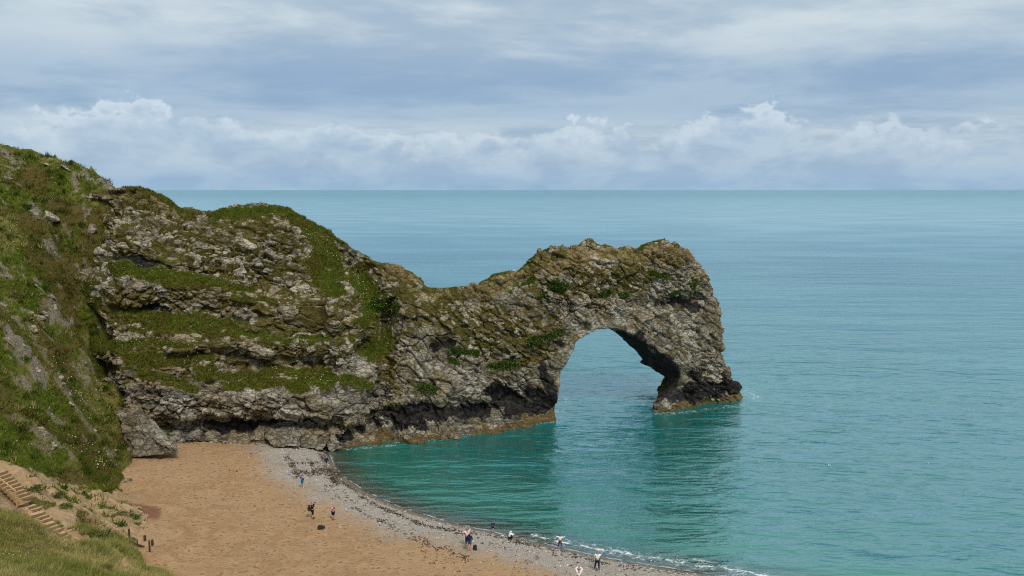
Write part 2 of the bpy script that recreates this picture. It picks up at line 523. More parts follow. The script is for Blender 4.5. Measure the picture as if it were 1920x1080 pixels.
# ---- where plants grow, where the rock is stained, where shade is painted on it
GRASS = [(410, 400, 540, 394, 17), (560, 410, 640, 470, 27), (600, 440, 625, 530, 38), (590, 500, 612, 535, 28), (240, 352, 300, 364, 11),
         (300, 372, 335, 397, 11), (665, 500, 700, 560, 26), (700, 560, 725, 590, 27), (690, 600, 716, 640, 32), (675, 645, 700, 665, 24),
         (722, 560, 735, 585, 12), (215, 505, 330, 513, 15), (330, 513, 430, 532, 13), (260, 522, 470, 538, 11), (230, 585, 330, 602, 13),
         (330, 602, 450, 606, 17), (420, 627, 610, 637, 9), (250, 612, 400, 622, 11), (250, 640, 360, 655, 13), (240, 675, 400, 682, 22),
         (265, 702, 365, 728, 18), (380, 702, 520, 702, 13), (420, 718, 480, 726, 14), (480, 716, 570, 726, 14), (550, 702, 625, 713, 16),
         (645, 715, 695, 726, 14), (570, 692, 615, 702, 10), (170, 540, 190, 700, 24), (190, 640, 240, 655, 20), (200, 740, 235, 790, 15),
         (200, 560, 250, 600, 18), (500, 690, 560, 700, 10), (440, 555, 520, 560, 9)]
OLIVE = [(870, 620, 905, 640, 15), (820, 590, 865, 618, 17), (800, 562, 845, 582, 15), (1010, 480, 1060, 476, 16), (1120, 478, 1190, 484, 10),
         (770, 720, 825, 732, 12), (845, 600, 870, 610, 16), (1150, 520, 1200, 530, 10), (1075, 500, 1100, 520, 12), (660, 455, 700, 480, 14), (740, 545, 800, 540, 12)]
LUSH = [(1035, 530, 1058, 536, 10), (990, 523, 1004, 518, 7), (995, 642, 1022, 634, 11), (1022, 634, 1052, 622, 9), (925, 688, 968, 684, 9), (848, 655, 888, 661, 9),
        (850, 680, 858, 684, 7), (1128, 548, 1142, 546, 6), (1166, 554, 1174, 553, 7), (1222, 517, 1246, 520, 6), (1296, 538, 1302, 530, 6), (1262, 552, 1270, 548, 6),
        (706, 566, 736, 574, 12), (1018, 555, 1022, 552, 6), (790, 728, 812, 732, 8), (960, 545, 966, 540, 5)]
BROWN = [(200, 385, 330, 425, 34), (300, 425, 480, 440, 30), (480, 420, 550, 470, 26), (260, 545, 560, 565, 16), (380, 470, 560, 485, 20), (230, 660, 400, 660, 30),
         (560, 560, 600, 620, 30), (160, 400, 220, 470, 40), (420, 640, 600, 600, 14), (760, 560, 1000, 640, 60), (1000, 540, 1200, 520, 40), (720, 640, 740, 760, 22)]
LICHEN = [(730, 506, 800, 538, 24), (820, 552, 940, 532, 22), (950, 520, 1000, 500, 20), (1005, 500, 1090, 480, 34), (1200, 475, 1285, 480, 30), (1100, 470, 1200, 485, 16), (230, 360, 330, 395, 16)]
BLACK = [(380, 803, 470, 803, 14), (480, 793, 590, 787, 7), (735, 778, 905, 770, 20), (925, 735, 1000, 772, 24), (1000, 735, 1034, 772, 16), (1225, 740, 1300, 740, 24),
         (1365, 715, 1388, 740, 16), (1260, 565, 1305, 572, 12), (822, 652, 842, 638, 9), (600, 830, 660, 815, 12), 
         (1170, 640, 1260, 705, 30), (1300, 700, 1340, 740, 14), (215, 482, 290, 495, 9), (250, 582, 300, 580, 8), (445, 592, 462, 596, 8), (1020, 690, 1040, 760, 12)]  # tidal stain, plus shade painted black inside the arch, undercut and carved recesses
nz3 = fbm(Wp / 2.2, 4, 5)
nzf = fbm(Wp / 0.7, 3, 25)
up = Nn[:, 2]
nw1, nw2, nw3 = fbm(Wp / 2.0, 2, 31), fbm(Wp / 2.0, 2, 32), fbm(Wp / 2.0, 2, 33)
def soft_mask(caps, amp=0.55, soft=0.75):
    caps = [(a, b, c, d, r * 1.18) for a, b, c, d, r in caps]
    w = strokes(vx + 10 * nw1, vy + 8 * nw2, caps, soft)
    return np.clip(w * 1.15 + amp * w * (nz3 * 0.6 + nzf * 0.5), 0, 1)
g = np.maximum(soft_mask(GRASS) * sstep(up + 0.25 * nzf, -0.25, 0.25), 0.0)
lush = soft_mask(LUSH, 0.35)
fresh = soft_mask([(690, 590, 716, 640, 36), (665, 510, 715, 590, 26), (680, 650, 700, 668, 24), (430, 398, 540, 396, 14), (600, 440, 625, 520, 26), (330, 602, 450, 606, 16), (420, 630, 610, 637, 8), (550, 702, 690, 722, 14), (250, 505, 420, 525, 10)], 0.6)
g = np.maximum(g, lush)
ol = np.maximum(soft_mask(OLIVE, 0.8), np.clip(sstep(z_ + 2 * nz3, 9, 15) * sstep(up + 0.35 * nz3, 0.05, 0.5) * 0.75, 0, 1))
br = soft_mask(BROWN, 0.9)
li = soft_mask(LICHEN, 0.8) * sstep(up + 0.2 * nz3, -0.2, 0.35)
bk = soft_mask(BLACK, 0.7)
tide = 1 - sstep(z_ + 0.8 * nz3, 0.5, 1.4)
seaside = sstep(s_, S_of(560), S_of(660))
bandk = sstep(z_ + 0.7 * nz3, 1.2, 1.9) * (1 - sstep(z_ + 1.3 * nz3, 2.6, 5.0)) * seaside
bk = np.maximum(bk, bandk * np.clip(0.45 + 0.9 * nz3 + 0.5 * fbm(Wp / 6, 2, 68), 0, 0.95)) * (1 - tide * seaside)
rear = ~front
g = np.where(rear & (up > 0.45), 1.0, g)

# ---- fractured rock: beds, and joint blocks in three sizes with tilted faces
arch_w = sstep(s_, S_of(700), S_of(820))
ca = np.where(arch_w > 0.5, 1, 0)
dipx = Wp @ np.array([0.96, 0.20, -0.20]); dipz = Wp @ np.array([0.18, 0.02, 0.98]); dipy = Wp @ np.array([-0.2, 0.97, 0.05])
ax_ = Wp @ np.array([0.80, 0.25, -0.55]); az_ = Wp @ np.array([0.55, 0.10, 0.83])
dipx = dipx * (1 - arch_w) + ax_ * arch_w; dipz = dipz * (1 - arch_w) + az_ * arch_w
warp = np.stack([nw1, nw2, nw3], -1)
A1, A2, AC, At = worley(np.stack([dipx / 3.6, dipy / 2.6, dipz / 1.9], -1) + warp * 0.20, 1)
B1, B2, BC, Bt = worley(np.stack([dipx / 1.30, dipy / 1.1, dipz / 0.72], -1) + warp * 0.28, 2)
C1, C2, CC, Ct = worley(np.stack([dipx / 0.60, dipy / 0.55, dipz / 0.38], -1) + warp * 0.5, 3)
lay = dipz / 0.78 + 0.5 * nw1 + 0.25 * nz3
li_ = np.floor(lay).astype(np.int32); lf = lay - li_
vj = dipx / 2.9 + 0.30 * nw2 + 0.10 * nz3
vd = np.abs(vj - np.round(vj)) * 2.9
vert = -0.45 * (1 - sstep(vd, 0.05, 0.22)) * sstep(fbm(Wp / 4.5, 2, 38), -0.15, 0.25)
bed = vert + (_h01(li_, 0 * li_, 0 * li_, 91) - 0.5) * 0.75 - 0.22 * (1 - sstep(np.minimum(lf, 1 - lf), 0.0, 0.14))
bedw = sstep(fbm(Wp / 6.0, 2, 37), -0.25, 0.35)
si = np.clip(((s_ - sg[0]) / DV).astype(int), 0, len(sg) - 1); zi = np.clip(((z_ - zg[0]) / DV).astype(int), 0, len(zg) - 1)
near_hole = 1 - sstep(np.abs(DH[si, zi]), 0.6, 2.6)
rockw = (1 - 0.78 * near_hole) * np.clip(1 - 1.15 * g - 0.15 * ol - 0.6 * tide * seaside, 0.04, 1)
joint = lambda f1, f2, w: 1 - sstep(f2 - f1, 0.0, w)
jA, jB = joint(A1, A2, 0.10), joint(B1, B2, 0.17)
rub = np.clip(0.55 + 1.25 * fbm(Wp / 6.5, 2, 35) - 0.10 * arch_w, 0.10, 1.15)     # loose rubble here, flush wall there
disp = (AC - 0.5) * 0.50 + At * 0.75 - 0.45 * jA + bed * bedw + rub * ((BC - 0.5) * 0.30 + Bt * 0.42 - 0.34 * jB + (CC - 0.5) * 0.14 + Ct * 0.26 - 0.15 * joint(C1, C2, 0.3))
disp = disp * rockw + 0.12 * nz3 + 0.06 * nzf
V2 = Wp + (Nn[:, :1] * np.r_[ES, 0] + Nn[:, 1:2] * np.r_[ET, 0] + Nn[:, 2:] * np.array([0, 0, 1.0])) * disp[:, None]
# plants settle between the stones of the upper face
upper = sstep(z_ + 1.2 * nz3, 8.0, 12.0) * (1 - arch_w)
br = np.clip(np.maximum(br, 0.68 * upper + 0.36 * arch_w * sstep(z_ + nz3 * 2, 5, 9)) + 0.25 * nz3 * (upper + arch_w), 0, 1)
stone = sstep((B2 - B1) * 1.3 + (BC - 0.5) * 0.9 + (CC - 0.5) * 0.35 + 0.5 * nz3 - 0.55 * (br - 0.5), 0.05, 0.34)
veg_b = np.clip(br * 1.4 * (1 - stone), 0, 1) * (1 - bk * 0.6)
g = np.clip(np.where(lush > 0.3, g, g * (1 - 0.7 * stone * (1 - sstep(g, 0.7, 1.0)))), 0, 1)
tone = np.clip(0.5 + 0.45 * (AC - 0.5) + 0.6 * (BC - 0.5) + 0.35 * (CC - 0.5), 0, 1)
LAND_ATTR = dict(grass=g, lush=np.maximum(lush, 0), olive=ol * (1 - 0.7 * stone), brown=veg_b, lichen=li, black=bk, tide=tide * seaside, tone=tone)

# ------------------------------------------------------------------ rock material
def rock_material(name='limestone'):
    m, t, b = principled(name)
    geo = t.node('ShaderNodeNewGeometry')
    P = geo.outputs['Position']
    n1 = t.noise(P, 0.23, 6, 0.6)
    n2 = t.noise(P, 1.1, 6, 0.65, 0.4)
    n3 = t.noise(P, 4.5, 5, 0.7)
    n4 = t.noise(t.scale(P, (1, 1, 0.22)), 1.6, 4, 0.6)                 # rain streaks
    tone = t.attr('tone')
    grey = t.mix(tone, (0.086, 0.074, 0.053), (0.445, 0.395, 0.308))
    warm = t.mix(tone, (0.078, 0.060, 0.032), (0.345, 0.273, 0.165))
    col = t.mix(t.ramp(n1, 0.40, 0.62), grey, warm)
    col = t.mix(t.ramp(n2, 0.54, 0.74, 0, 0.45), col, (0.36, 0.315, 0.24))
    col = t.mix(t.ramp(n2, 0.46, 0.28, 0, 0.6), col, (0.075, 0.062, 0.040))
    col = t.mix(t.ramp(n4, 0.52, 0.70, 0, 0.5), col, (0.085, 0.072, 0.060))
    sp = t.ramp(n3, 0.60, 0.76, 0, 0.5)
    col = t.mix(sp, col, (0.43, 0.385, 0.31))
    col = t.mix(t.ramp(n3, 0.40, 0.25, 0, 0.5), col, (0.045, 0.036, 0.028))
    wv_ = t.comb(t.math('MULTIPLY', n2, 1.1), t.math('MULTIPLY', n1, 1.2), t.math('MULTIPLY', n3, 0.5))
    fi1 = t.voro(t.vmath('ADD', t.scale(P, (0.62, 0.62, 1.05), (0, 0, 0), (0, 0.35, 0)), wv_), 1.0, 'DISTANCE_TO_EDGE')
    fi2 = t.voro(t.vmath('ADD', t.scale(P, (0.9, 0.9, 2.7), (3, 1, 0), (0, -0.45, 0)), wv_), 1.0, 'DISTANCE_TO_EDGE')
    fis = t.math('MAXIMUM', t.math('MULTIPLY', t.ramp(fi1, 0.050, 0.012), t.ramp(n2, 0.36, 0.52)), t.math('MULTIPLY', t.ramp(fi2, 0.075, 0.02), t.ramp(n2, 0.62, 0.44, 0, 0.8)))
    col = t.mix(t.math('MULTIPLY', fis, 0.55), col, (0.022, 0.018, 0.014))
    nb = t.math('ADD', t.math('MULTIPLY', t.math('SUBTRACT', n2, 0.5), 0.9), t.math('MULTIPLY', t.math('SUBTRACT', n3, 0.5), 0.8))
    def veil(attr, lo, hi, colr, mx=1.0):
        nonlocal col
        a = t.math('ADD', t.attr(attr), nb)
        a = t.math('MULTIPLY', t.ramp(a, lo, hi), t.ramp(t.attr(attr), 0.02, 0.25))
        col = t.mix(t.math('MULTIPLY', a, mx), col, colr)
        return a
    veil('lichen', 0.50, 0.95, t.mix(n3, (0.115, 0.080, 0.018), (0.25, 0.175, 0.055)), 0.75)
    veil('brown', 0.30, 0.60, t.mix(n3, (0.058, 0.047, 0.010), (0.165, 0.130, 0.032)), 0.92)
    veil('olive', 0.35, 0.70, t.mix(n3, (0.045, 0.045, 0.007), (0.125, 0.105, 0.025)), 0.9)
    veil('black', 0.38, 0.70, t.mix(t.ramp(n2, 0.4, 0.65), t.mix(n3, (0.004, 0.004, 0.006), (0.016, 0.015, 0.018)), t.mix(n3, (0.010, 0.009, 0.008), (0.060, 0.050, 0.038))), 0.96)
    veil('tide', 0.35, 0.65, t.mix(n2, (0.060, 0.040, 0.013), (0.200, 0.135, 0.055)), 0.97)
    gcol = t.mix(t.ramp(n2, 0.35, 0.65), t.mix(n3, (0.040, 0.056, 0.003), (0.110, 0.130, 0.009)), t.mix(n3, (0.058, 0.044, 0.007), (0.125, 0.092, 0.018)))
    gf = veil('grass', 0.30, 0.62, gcol, 1.0)
    veil('lush', 0.35, 0.6, t.mix(n3, (0.018, 0.040, 0.004), (0.05, 0.10, 0.010)), 1.0)
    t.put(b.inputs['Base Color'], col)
    b.inputs['Roughness'].default_value = 0.92
    b.inputs['Specular IOR Level'].default_value = 0.2
    hh = t.math('ADD', t.math('MULTIPLY', fis, -0.8), t.math('ADD', t.math('MULTIPLY', n3, 0.7), t.math('MULTIPLY', t.noise(P, 14, 4, 0.7), 0.3)))
    bp = t.node('ShaderNodeBump')
    bp.inputs['Strength'].default_value = 0.9
    bp.inputs['Distance'].default_value = 0.22
    t.put(bp.inputs['Height'], hh)
    t.put(b.inputs['Normal'], bp.outputs[0])
    return m
ROCK = rock_material()

cf = s_[Fq].mean(1)
zc = z_[Fq].mean(1)
cut = S_of(742) + 0.9 * np.sin(zc * 0.7) - 0.02 * (zc - 10) ** 2 * 0.3
is_arch = cf > cut
def submesh(name, faces):
    used = np.unique(faces)
    remap = np.full(len(V2), -1, np.int64); remap[used] = np.arange(len(used))
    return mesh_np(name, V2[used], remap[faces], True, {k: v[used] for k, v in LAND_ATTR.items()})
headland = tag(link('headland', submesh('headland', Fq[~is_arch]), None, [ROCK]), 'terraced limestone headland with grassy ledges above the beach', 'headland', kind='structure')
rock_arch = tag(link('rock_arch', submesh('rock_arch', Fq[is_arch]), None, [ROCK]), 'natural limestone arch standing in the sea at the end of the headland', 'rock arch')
# ================================================================== beach and sea
WL = [(-34, 104), (-29, 97.5), tuple(at_z(612, 845, 0)[:2]), tuple(at_z(622, 872, 0)[:2]), tuple(at_z(642, 895, 0)[:2]), tuple(at_z(690, 927, 0)[:2]), tuple(at_z(770, 960, 0)[:2]),
      tuple(at_z(860, 985, 0)[:2]), tuple(at_z(960, 1006, 0)[:2]), tuple(at_z(1050, 1029, 0)[:2]), tuple(at_z(1150, 1050, 0)[:2]), tuple(at_z(1260, 1068, 0)[:2]),
      tuple(at_z(1350, 1081, 0)[:2]), (32, 57.5), (50, 50), (80, 36), (150, 5)]
# smooth the line of the water
def chaikin(P, n=3):
    P = np.array(P, float)
    for _ in range(n):
        a = P[:-1] * 0.75 + P[1:] * 0.25; b = P[:-1] * 0.25 + P[1:] * 0.75
        P = np.vstack([P[:1], np.stack([a, b], 1).reshape(-1, 2), P[-1:]])
    return P
WLs = chaikin(WL, 2)
LANDP = np.vstack([WLs, [(150, -200), (-300, -200), (-300, 104)]])
def shore(x, y):
    """metres inland of the water's edge (negative: out to sea)"""
    x = np.asarray(x, float); y = np.asarray(y, float)
    d = np.full(x.shape, 1e9)
    for i in range(len(WLs) - 1):
        x0, y0 = WLs[i]; x1, y1 = WLs[i + 1]
        L = (x1 - x0) ** 2 + (y1 - y0) ** 2
        t = np.clip(((x - x0) * (x1 - x0) + (y - y0) * (y1 - y0)) / L, 0, 1)
        d = np.minimum(d, (x - x0 - t * (x1 - x0)) ** 2 + (y - y0 - t * (y1 - y0)) ** 2)
    ins = np.zeros(x.shape, bool); P = LANDP; n = len(P)
    for i in range(n):
        x0, z0 = P[i]; x1, z1 = P[(i + 1) % n]
        if z0 != z1:
            ins ^= ((z0 > y) != (z1 > y)) & (x < (x1 - x0) * (y - z0) / (z1 - z0) + x0)
    d = np.sqrt(d)
    return np.where(ins, d, -d)
def beach_h(x, y):
    d = shore(x, y)
    z = np.where(d > 0, 3.0 * (1 - np.exp(-np.maximum(d, 0) / 9.0)), -9 * (1 - np.exp(np.minimum(d, 0) / 45.0)))
    p = np.stack([np.ravel(x), np.ravel(y), 0 * np.ravel(x)], -1)
    lump = fbm(p / 5.0, 3, 90).reshape(np.shape(d)) * 0.10 + fbm(p / 1.1, 3, 91).reshape(np.shape(d)) * 0.035
    berm = 0.16 * np.exp(-((d - 2.2) / 0.8) ** 2)
    # low scalloped edges of trodden sand near the foot of the steps
    sc = fbm(p / 3.2, 2, 93).reshape(np.shape(d)) * 2.0
    ter = 0.0
    for (cx, cy, r, h) in ((-33.0, 61.5, 5.2, 0.22), (-35.5, 66.0, 5.5, 0.20), (-31.0, 57.5, 4.2, 0.2)):
        ter = ter + h * (1 - sstep(np.hypot(x - cx, y - cy) + sc * 0.5, r - 0.12, r + 0.12))
    return z + (lump + ter) * sstep(d, 0.3, 3.0) + berm
def beach_at(px, py):
    """surveyed point on the beach"""
    z = 2.0
    for _ in range(18):
        p = at_z(px, py, z)
        z = 0.4 * z + 0.6 * float(beach_h(np.array([p[0]]), np.array([p[1]]))[0])
    return at_z(px, py, z)

bx = np.arange(-58, 46, 0.3); by = np.arange(40, 106, 0.3)
BX, BY = np.meshgrid(bx, by, indexing='ij')
BZ = beach_h(BX, BY)
BD = shore(BX, BY)
m, t, b = principled('sand_and_shingle')
P = t.node('ShaderNodeNewGeometry').outputs['Position']
d = t.attr('inland')
n1 = t.noise(P, 0.16, 4, 0.55)
n2 = t.noise(P, 0.9, 5, 0.6)
n3 = t.noise(P, 5.0, 4, 0.7)
n4 = t.noise(P, 11.0, 3, 0.75)
n5 = t.noise(t.scale(P, (1.0, 2.0, 1), (0, 0, 0), (0, 0, 0.4)), 2.2, 3, 0.6)
sand = t.mix(t.ramp(n2, 0.3, 0.7), (0.335, 0.190, 0.090), (0.445, 0.270, 0.138))
sand = t.mix(t.ramp(n1, 0.42, 0.62, 0, 0.65), sand, (0.430, 0.268, 0.140))
foot = t.voro(t.vmath('ADD', t.scale(P, (1.5, 2.6, 1), (0, 0, 0), (0, 0, 0.25)), t.comb(t.math('MULTIPLY', n2, 1.5), t.math('MULTIPLY', n3, 1.2), 0)), 1.0)
trod = t.math('MULTIPLY', t.ramp(foot, 0.30, 0.14), t.ramp(n2, 0.40, 0.62))
sand = t.mix(t.ramp(n5, 0.52, 0.72, 0, 0.5), sand, (0.235, 0.122, 0.054))
sand = t.mix(t.math('MULTIPLY', trod, 0.28), sand, (0.19, 0.10, 0.045))
sand = t.mix(t.ramp(n4, 0.56, 0.70, 0, 0.40), sand, (0.58, 0.39, 0.22))
sand = t.mix(t.ramp(n4, 0.44, 0.30, 0, 0.42), sand, (0.20, 0.105, 0.05))
sand = t.mix(t.ramp(n3, 0.40, 0.28, 0, 0.35), sand, (0.21, 0.105, 0.045))
shin = t.mix(t.ramp(n4, 0.35, 0.65), (0.210, 0.168, 0.128), (0.500, 0.425, 0.350))
shin = t.mix(t.ramp(n3, 0.35, 0.65, 0, 0.55), shin, (0.40, 0.345, 0.30))
shin = t.mix(t.ramp(n2, 0.55, 0.75, 0, 0.4), shin, (0.45, 0.41, 0.37))
edge = t.math('ADD', d, t.math('ADD', t.math('MULTIPLY', t.math('SUBTRACT', n1, 0.5), 9.0), t.math('ADD', t.math('MULTIPLY', t.math('SUBTRACT', n2, 0.5), 7.0), t.math('MULTIPLY', t.math('SUBTRACT', n3, 0.5), 4.0))))
col = t.mix(t.ramp(edge, 4.6, 10.0), shin, sand)
wet = t.ramp(t.math('ADD', d, t.math('MULTIPLY', t.math('SUBTRACT', n2, 0.5), 0.9)), 1.5, 0.7)
col = t.mix(wet, col, t.mix(n4, (0.145, 0.105, 0.072), (0.235, 0.180, 0.130)))
col = t.mix(t.ramp(d, -0.5, -4.0), col, (0.30, 0.27, 0.19))
red = t.attr('red')
col = t.mix(t.math('MULTIPLY', t.ramp(t.math('ADD', red, t.math('MULTIPLY', t.math('SUBTRACT', n3, 0.5), 0.5)), 0.2, 0.8), 0.75), col, (0.17, 0.058, 0.034))
t.put(b.inputs['Base Color'], col)
t.put(b.inputs['Roughness'], t.ramp(wet, 0, 1, 0.95, 0.45))
b.inputs['Specular IOR Level'].default_value = 0.3
bp = t.node('ShaderNodeBump'); bp.inputs['Strength'].default_value = 1.0; bp.inputs['Distance'].default_value = 0.24
t.put(bp.inputs['Height'], t.math('ADD', t.math('MULTIPLY', n3, 0.8), t.math('ADD', t.math('MULTIPLY', n4, 0.35), t.math('SUBTRACT', t.math('MULTIPLY', n5, 0.9), t.math('MULTIPLY', trod, 0.8)))))
t.put(b.inputs['Normal'], bp.outputs[0])
SAND = m
vxb, vyb = to_px(np.stack([BX.ravel(), BY.ravel(), BZ.ravel()], -1))
redm = strokes(vxb, vyb, [(245, 955, 290, 962, 22)], 0.9)
beach = tag(link('beach', mesh_np('beach', np.stack([BX.ravel(), BY.ravel(), BZ.ravel()], -1), grid_faces(len(bx), len(by)), True,
                                  dict(inland=BD.ravel(), red=redm)), None, [SAND]), 'orange sand beach with a grey shingle edge below the cliff', 'beach', kind='structure')

# ---- sea
def growing(a, b, step, far, ratio=1.22):
    v = list(np.arange(a, b, step)); st = step; x = v[-1]
    while x < far:
        st *= ratio; x += st; v.append(x)
    st = step; x = v[0]; lo = []
    return v
xs_r = growing(-30, 95, 0.33, 90000)
st = 0.4; x = -30; left = []
while x > -90000:
    st *= 1.22; x -= st; left.append(x)
sx = np.array(left[::-1] + xs_r)
sy = np.array([30, 38] + growing(44, 150, 0.33, 90000, 1.12))
SX, SY = np.meshgrid(sx, sy, indexing='ij')
near = np.exp(-np.maximum(SY - 120, 0) / 60) * np.exp(-np.maximum(np.abs(SX - 20) - 70, 0) / 40)
sd = np.full(SX.shape, -999.0)
mm = (SX > -60) & (SX < 140) & (SY < 170)
sd[mm] = shore(SX[mm], SY[mm])
q = np.stack([SX.ravel(), SY.ravel(), 0 * SX.ravel()], -1)
rot = lambda a: np.stack([q[:, 0] * math.cos(a) + q[:, 1] * math.sin(a), -q[:, 0] * math.sin(a) + q[:, 1] * math.cos(a), q[:, 2]], -1)
r1, r2 = rot(-0.10), rot(-0.30)
wv = (0.080 * vnoise(r1 / [9.0, 2.6, 1], 1) + 0.055 * vnoise(r2 / [4.0, 1.25, 1], 2) + 0.022 * vnoise(r1 / [1.6, 0.7, 1], 3)).reshape(SX.shape)
calm = 0.25 + 0.75 * sstep(-sd, 0.5, 14)
SZ = wv * near * calm
deep = np.where(mm, np.maximum(0.0, 9 * (1 - np.exp(np.minimum(sd, 0) / 45.0))), 12.0)
m, t, b = principled('sea_water')
P = t.node('ShaderNodeNewGeometry').outputs['Position']
n_big = t.noise(t.scale(P, (0.010, 0.022, 1)), 1.0, 4, 0.55)
n_mid = t.noise(t.scale(P, (0.05, 0.14, 1), (0, 0, 0), (0, 0, -0.1)), 1.0, 4, 0.6)
w1 = t.noise(t.scale(P, (0.22, 0.80, 1), (0, 0, 0), (0, 0, -0.12)), 1.0, 4, 0.62, 0.3)
w2 = t.noise(t.scale(P, (0.9, 2.1, 1), (5, 2, 0), (0, 0, -0.25)), 1.0, 4, 0.65)
w3 = t.noise(t.scale(P, (0.06, 0.20, 1), (3, 1, 0), (0, 0, -0.06)), 1.0, 4, 0.6)
w4 = t.noise(t.scale(P, (0.012, 0.050, 1), (8, 1, 0), (0, 0, -0.03)), 1.0, 5, 0.62)
dp = t.attr('deep'); so = t.attr('out')
body = t.mix(t.ramp(n_big, 0.35, 0.65), (0.0008, 0.102, 0.090), (0.0022, 0.128, 0.120))
body = t.mix(t.ramp(dp, 3.5, 0.4), body, (0.010, 0.135, 0.098))
body = t.mix(t.ramp(n_mid, 0.55, 0.72, 0, 0.35), body, (0.001, 0.092, 0.090))
yy = t.xyz(P)[1]
body = t.mix(t.ramp(yy, 110, 420), body, t.mix(t.ramp(n_big, 0.35, 0.65), (0.012, 0.098, 0.140), (0.022, 0.130, 0.172)))
bp = t.node('ShaderNodeBump'); bp.inputs['Strength'].default_value = 1.0; bp.inputs['Distance'].default_value = 0.20
t.put(bp.inputs['Height'], t.math('ADD', t.math('MULTIPLY', w1, 1.35), t.math('ADD', t.math('MULTIPLY', w2, 0.50), t.math('ADD', t.math('MULTIPLY', w3, 4.0), t.math('MULTIPLY', w4, 16.0)))))
m.node_tree.nodes.remove(b)
bd = t.node('ShaderNodeBsdfDiffuse'); t.put(bd.inputs[0], body)
clear = t.node('ShaderNodeBsdfTransparent'); clear.inputs[0].default_value = (0.82, 0.93, 0.88, 1)
thick = t.node('ShaderNodeMixShader')
t.put(thick.inputs[0], t.ramp(dp, 0.02, 0.95, 0.0, 1.0))
t.l.new(clear.outputs[0], thick.inputs[1]); t.l.new(bd.outputs[0], thick.inputs[2])
gl = t.node('ShaderNodeBsdfGlossy'); gl.inputs[0].default_value = (0.76, 0.94, 1.0, 1)
t.put(gl.inputs['Roughness'], t.math('ADD', t.ramp(yy, 130, 900, 0.08, 0.30), t.ramp(n_big, 0.42, 0.62, 0.0, 0.07)))
t.put(gl.inputs['Normal'], bp.outputs[0])
fr = t.node('ShaderNodeFresnel'); fr.inputs['IOR'].default_value = 1.40; t.put(fr.inputs['Normal'], bp.outputs[0])
refl = t.math('MINIMUM', t.math('MULTIPLY', fr.outputs[0], 3.4), t.ramp(yy, 140, 5000, 0.62, 0.48))
mixw = t.node('ShaderNodeMixShader')
t.put(mixw.inputs[0], refl); t.l.new(thick.outputs[0], mixw.inputs[1]); t.l.new(gl.outputs[0], mixw.inputs[2])
# foam: broken lace where swash runs up and where swell meets the rock
foam_d = t.node('ShaderNodeBsdfDiffuse'); foam_d.inputs[0].default_value = (0.80, 0.84, 0.84, 1)
fn = t.noise(P, 0.45, 4, 0.6)
fm = t.attr('foam')
fq = t.noise(t.scale(P, (1.2, 2.4, 1), (0, 0, 0), (0, 0, -0.3)), 1.0, 5, 0.62, 0.9)
fil = t.ramp(t.math('ABSOLUTE', t.math('SUBTRACT', fq, 0.5)), 0.026, 0.004)                    # thin filaments of froth
fil = t.math('MULTIPLY', fil, t.ramp(t.noise(P, 1.3, 3, 0.6), 0.42, 0.60))
blot = t.ramp(t.noise(t.scale(P, (2.0, 4.0, 1)), 1.0, 4, 0.7), 0.63, 0.74)
zone = t.ramp(t.math('ADD', fm, t.math('MULTIPLY', t.math('SUBTRACT', fn, 0.5), 1.2)), 0.45, 0.85)
u = t.math('ADD', so, t.math('MULTIPLY', t.math('SUBTRACT', t.noise(P, 0.28, 4, 0.6), 0.5), 3.4))
ln1 = t.math('MULTIPLY', t.ramp(t.math('ABSOLUTE', t.math('SUBTRACT', u, 1.5)), 0.26, 0.03), t.ramp(fq, 0.42, 0.60))
ln2 = t.math('MULTIPLY', t.ramp(t.math('ABSOLUTE', t.math('SUBTRACT', u, 2.9)), 0.30, 0.03), t.ramp(fq, 0.48, 0.66))
fo = t.math('MULTIPLY', t.math('MAXIMUM', t.math('MAXIMUM', fil, blot), t.math('MAXIMUM', ln1, ln2)), zone)
edge = t.math('MULTIPLY', t.ramp(t.math('ABSOLUTE', t.math('ADD', t.math('SUBTRACT', so, 0.22), t.math('MULTIPLY', t.math('SUBTRACT', fn, 0.5), 0.8))), 0.15, 0.03), t.ramp(t.noise(P, 0.8, 3), 0.42, 0.60))
fo = t.math('MAXIMUM', fo, t.math('MULTIPLY', edge, 0.40))
foamx = t.node('ShaderNodeMixShader')
t.put(foamx.inputs[0], t.math('MULTIPLY', fo, 0.72)); t.l.new(mixw.outputs[0], foamx.inputs[1]); t.l.new(foam_d.outputs[0], foamx.inputs[2])
t.l.new(foamx.outputs[0], m.node_tree.nodes['Material Output'].inputs[0])
SEA = m
vxs, vys = to_px(np.stack([SX.ravel(), SY.ravel(), 0 * SX.ravel()], -1))
fo = np.maximum(strokes(vxs, vys, [(1000, 1005, 1120, 1028, 16), (1120, 1028, 1250, 1048, 20), (1250, 1048, 1360, 1068, 22), (1360, 1068, 1480, 1090, 24)], 0.95) * 0.95,
                strokes(vxs, vys, [(1040, 738, 1062, 748, 14), (1205, 752, 1226, 744, 14), (1398, 735, 1422, 745, 14), (1040, 775, 1056, 770, 10)], 0.9) * 1.25)
fo = np.maximum(fo, strokes(vxs, vys, [(740, 830, 800, 828, 8), (800, 826, 890, 812, 10), (880, 808, 940, 800, 8), (960, 800, 1040, 790, 5), (1225, 776, 1300, 772, 5), (1300, 772, 1395, 758, 5), (650, 842, 740, 834, 5)], 0.9) * 1.1)
sea = tag(link('sea', mesh_np('sea', np.stack([SX.ravel(), SY.ravel(), SZ.ravel()], -1), grid_faces(len(sx), len(sy)), True,
                              dict(deep=deep.ravel(), out=-sd.ravel(), foam=fo)), None, [SEA]), 'turquoise sea reaching to the horizon', 'sea', kind='structure')
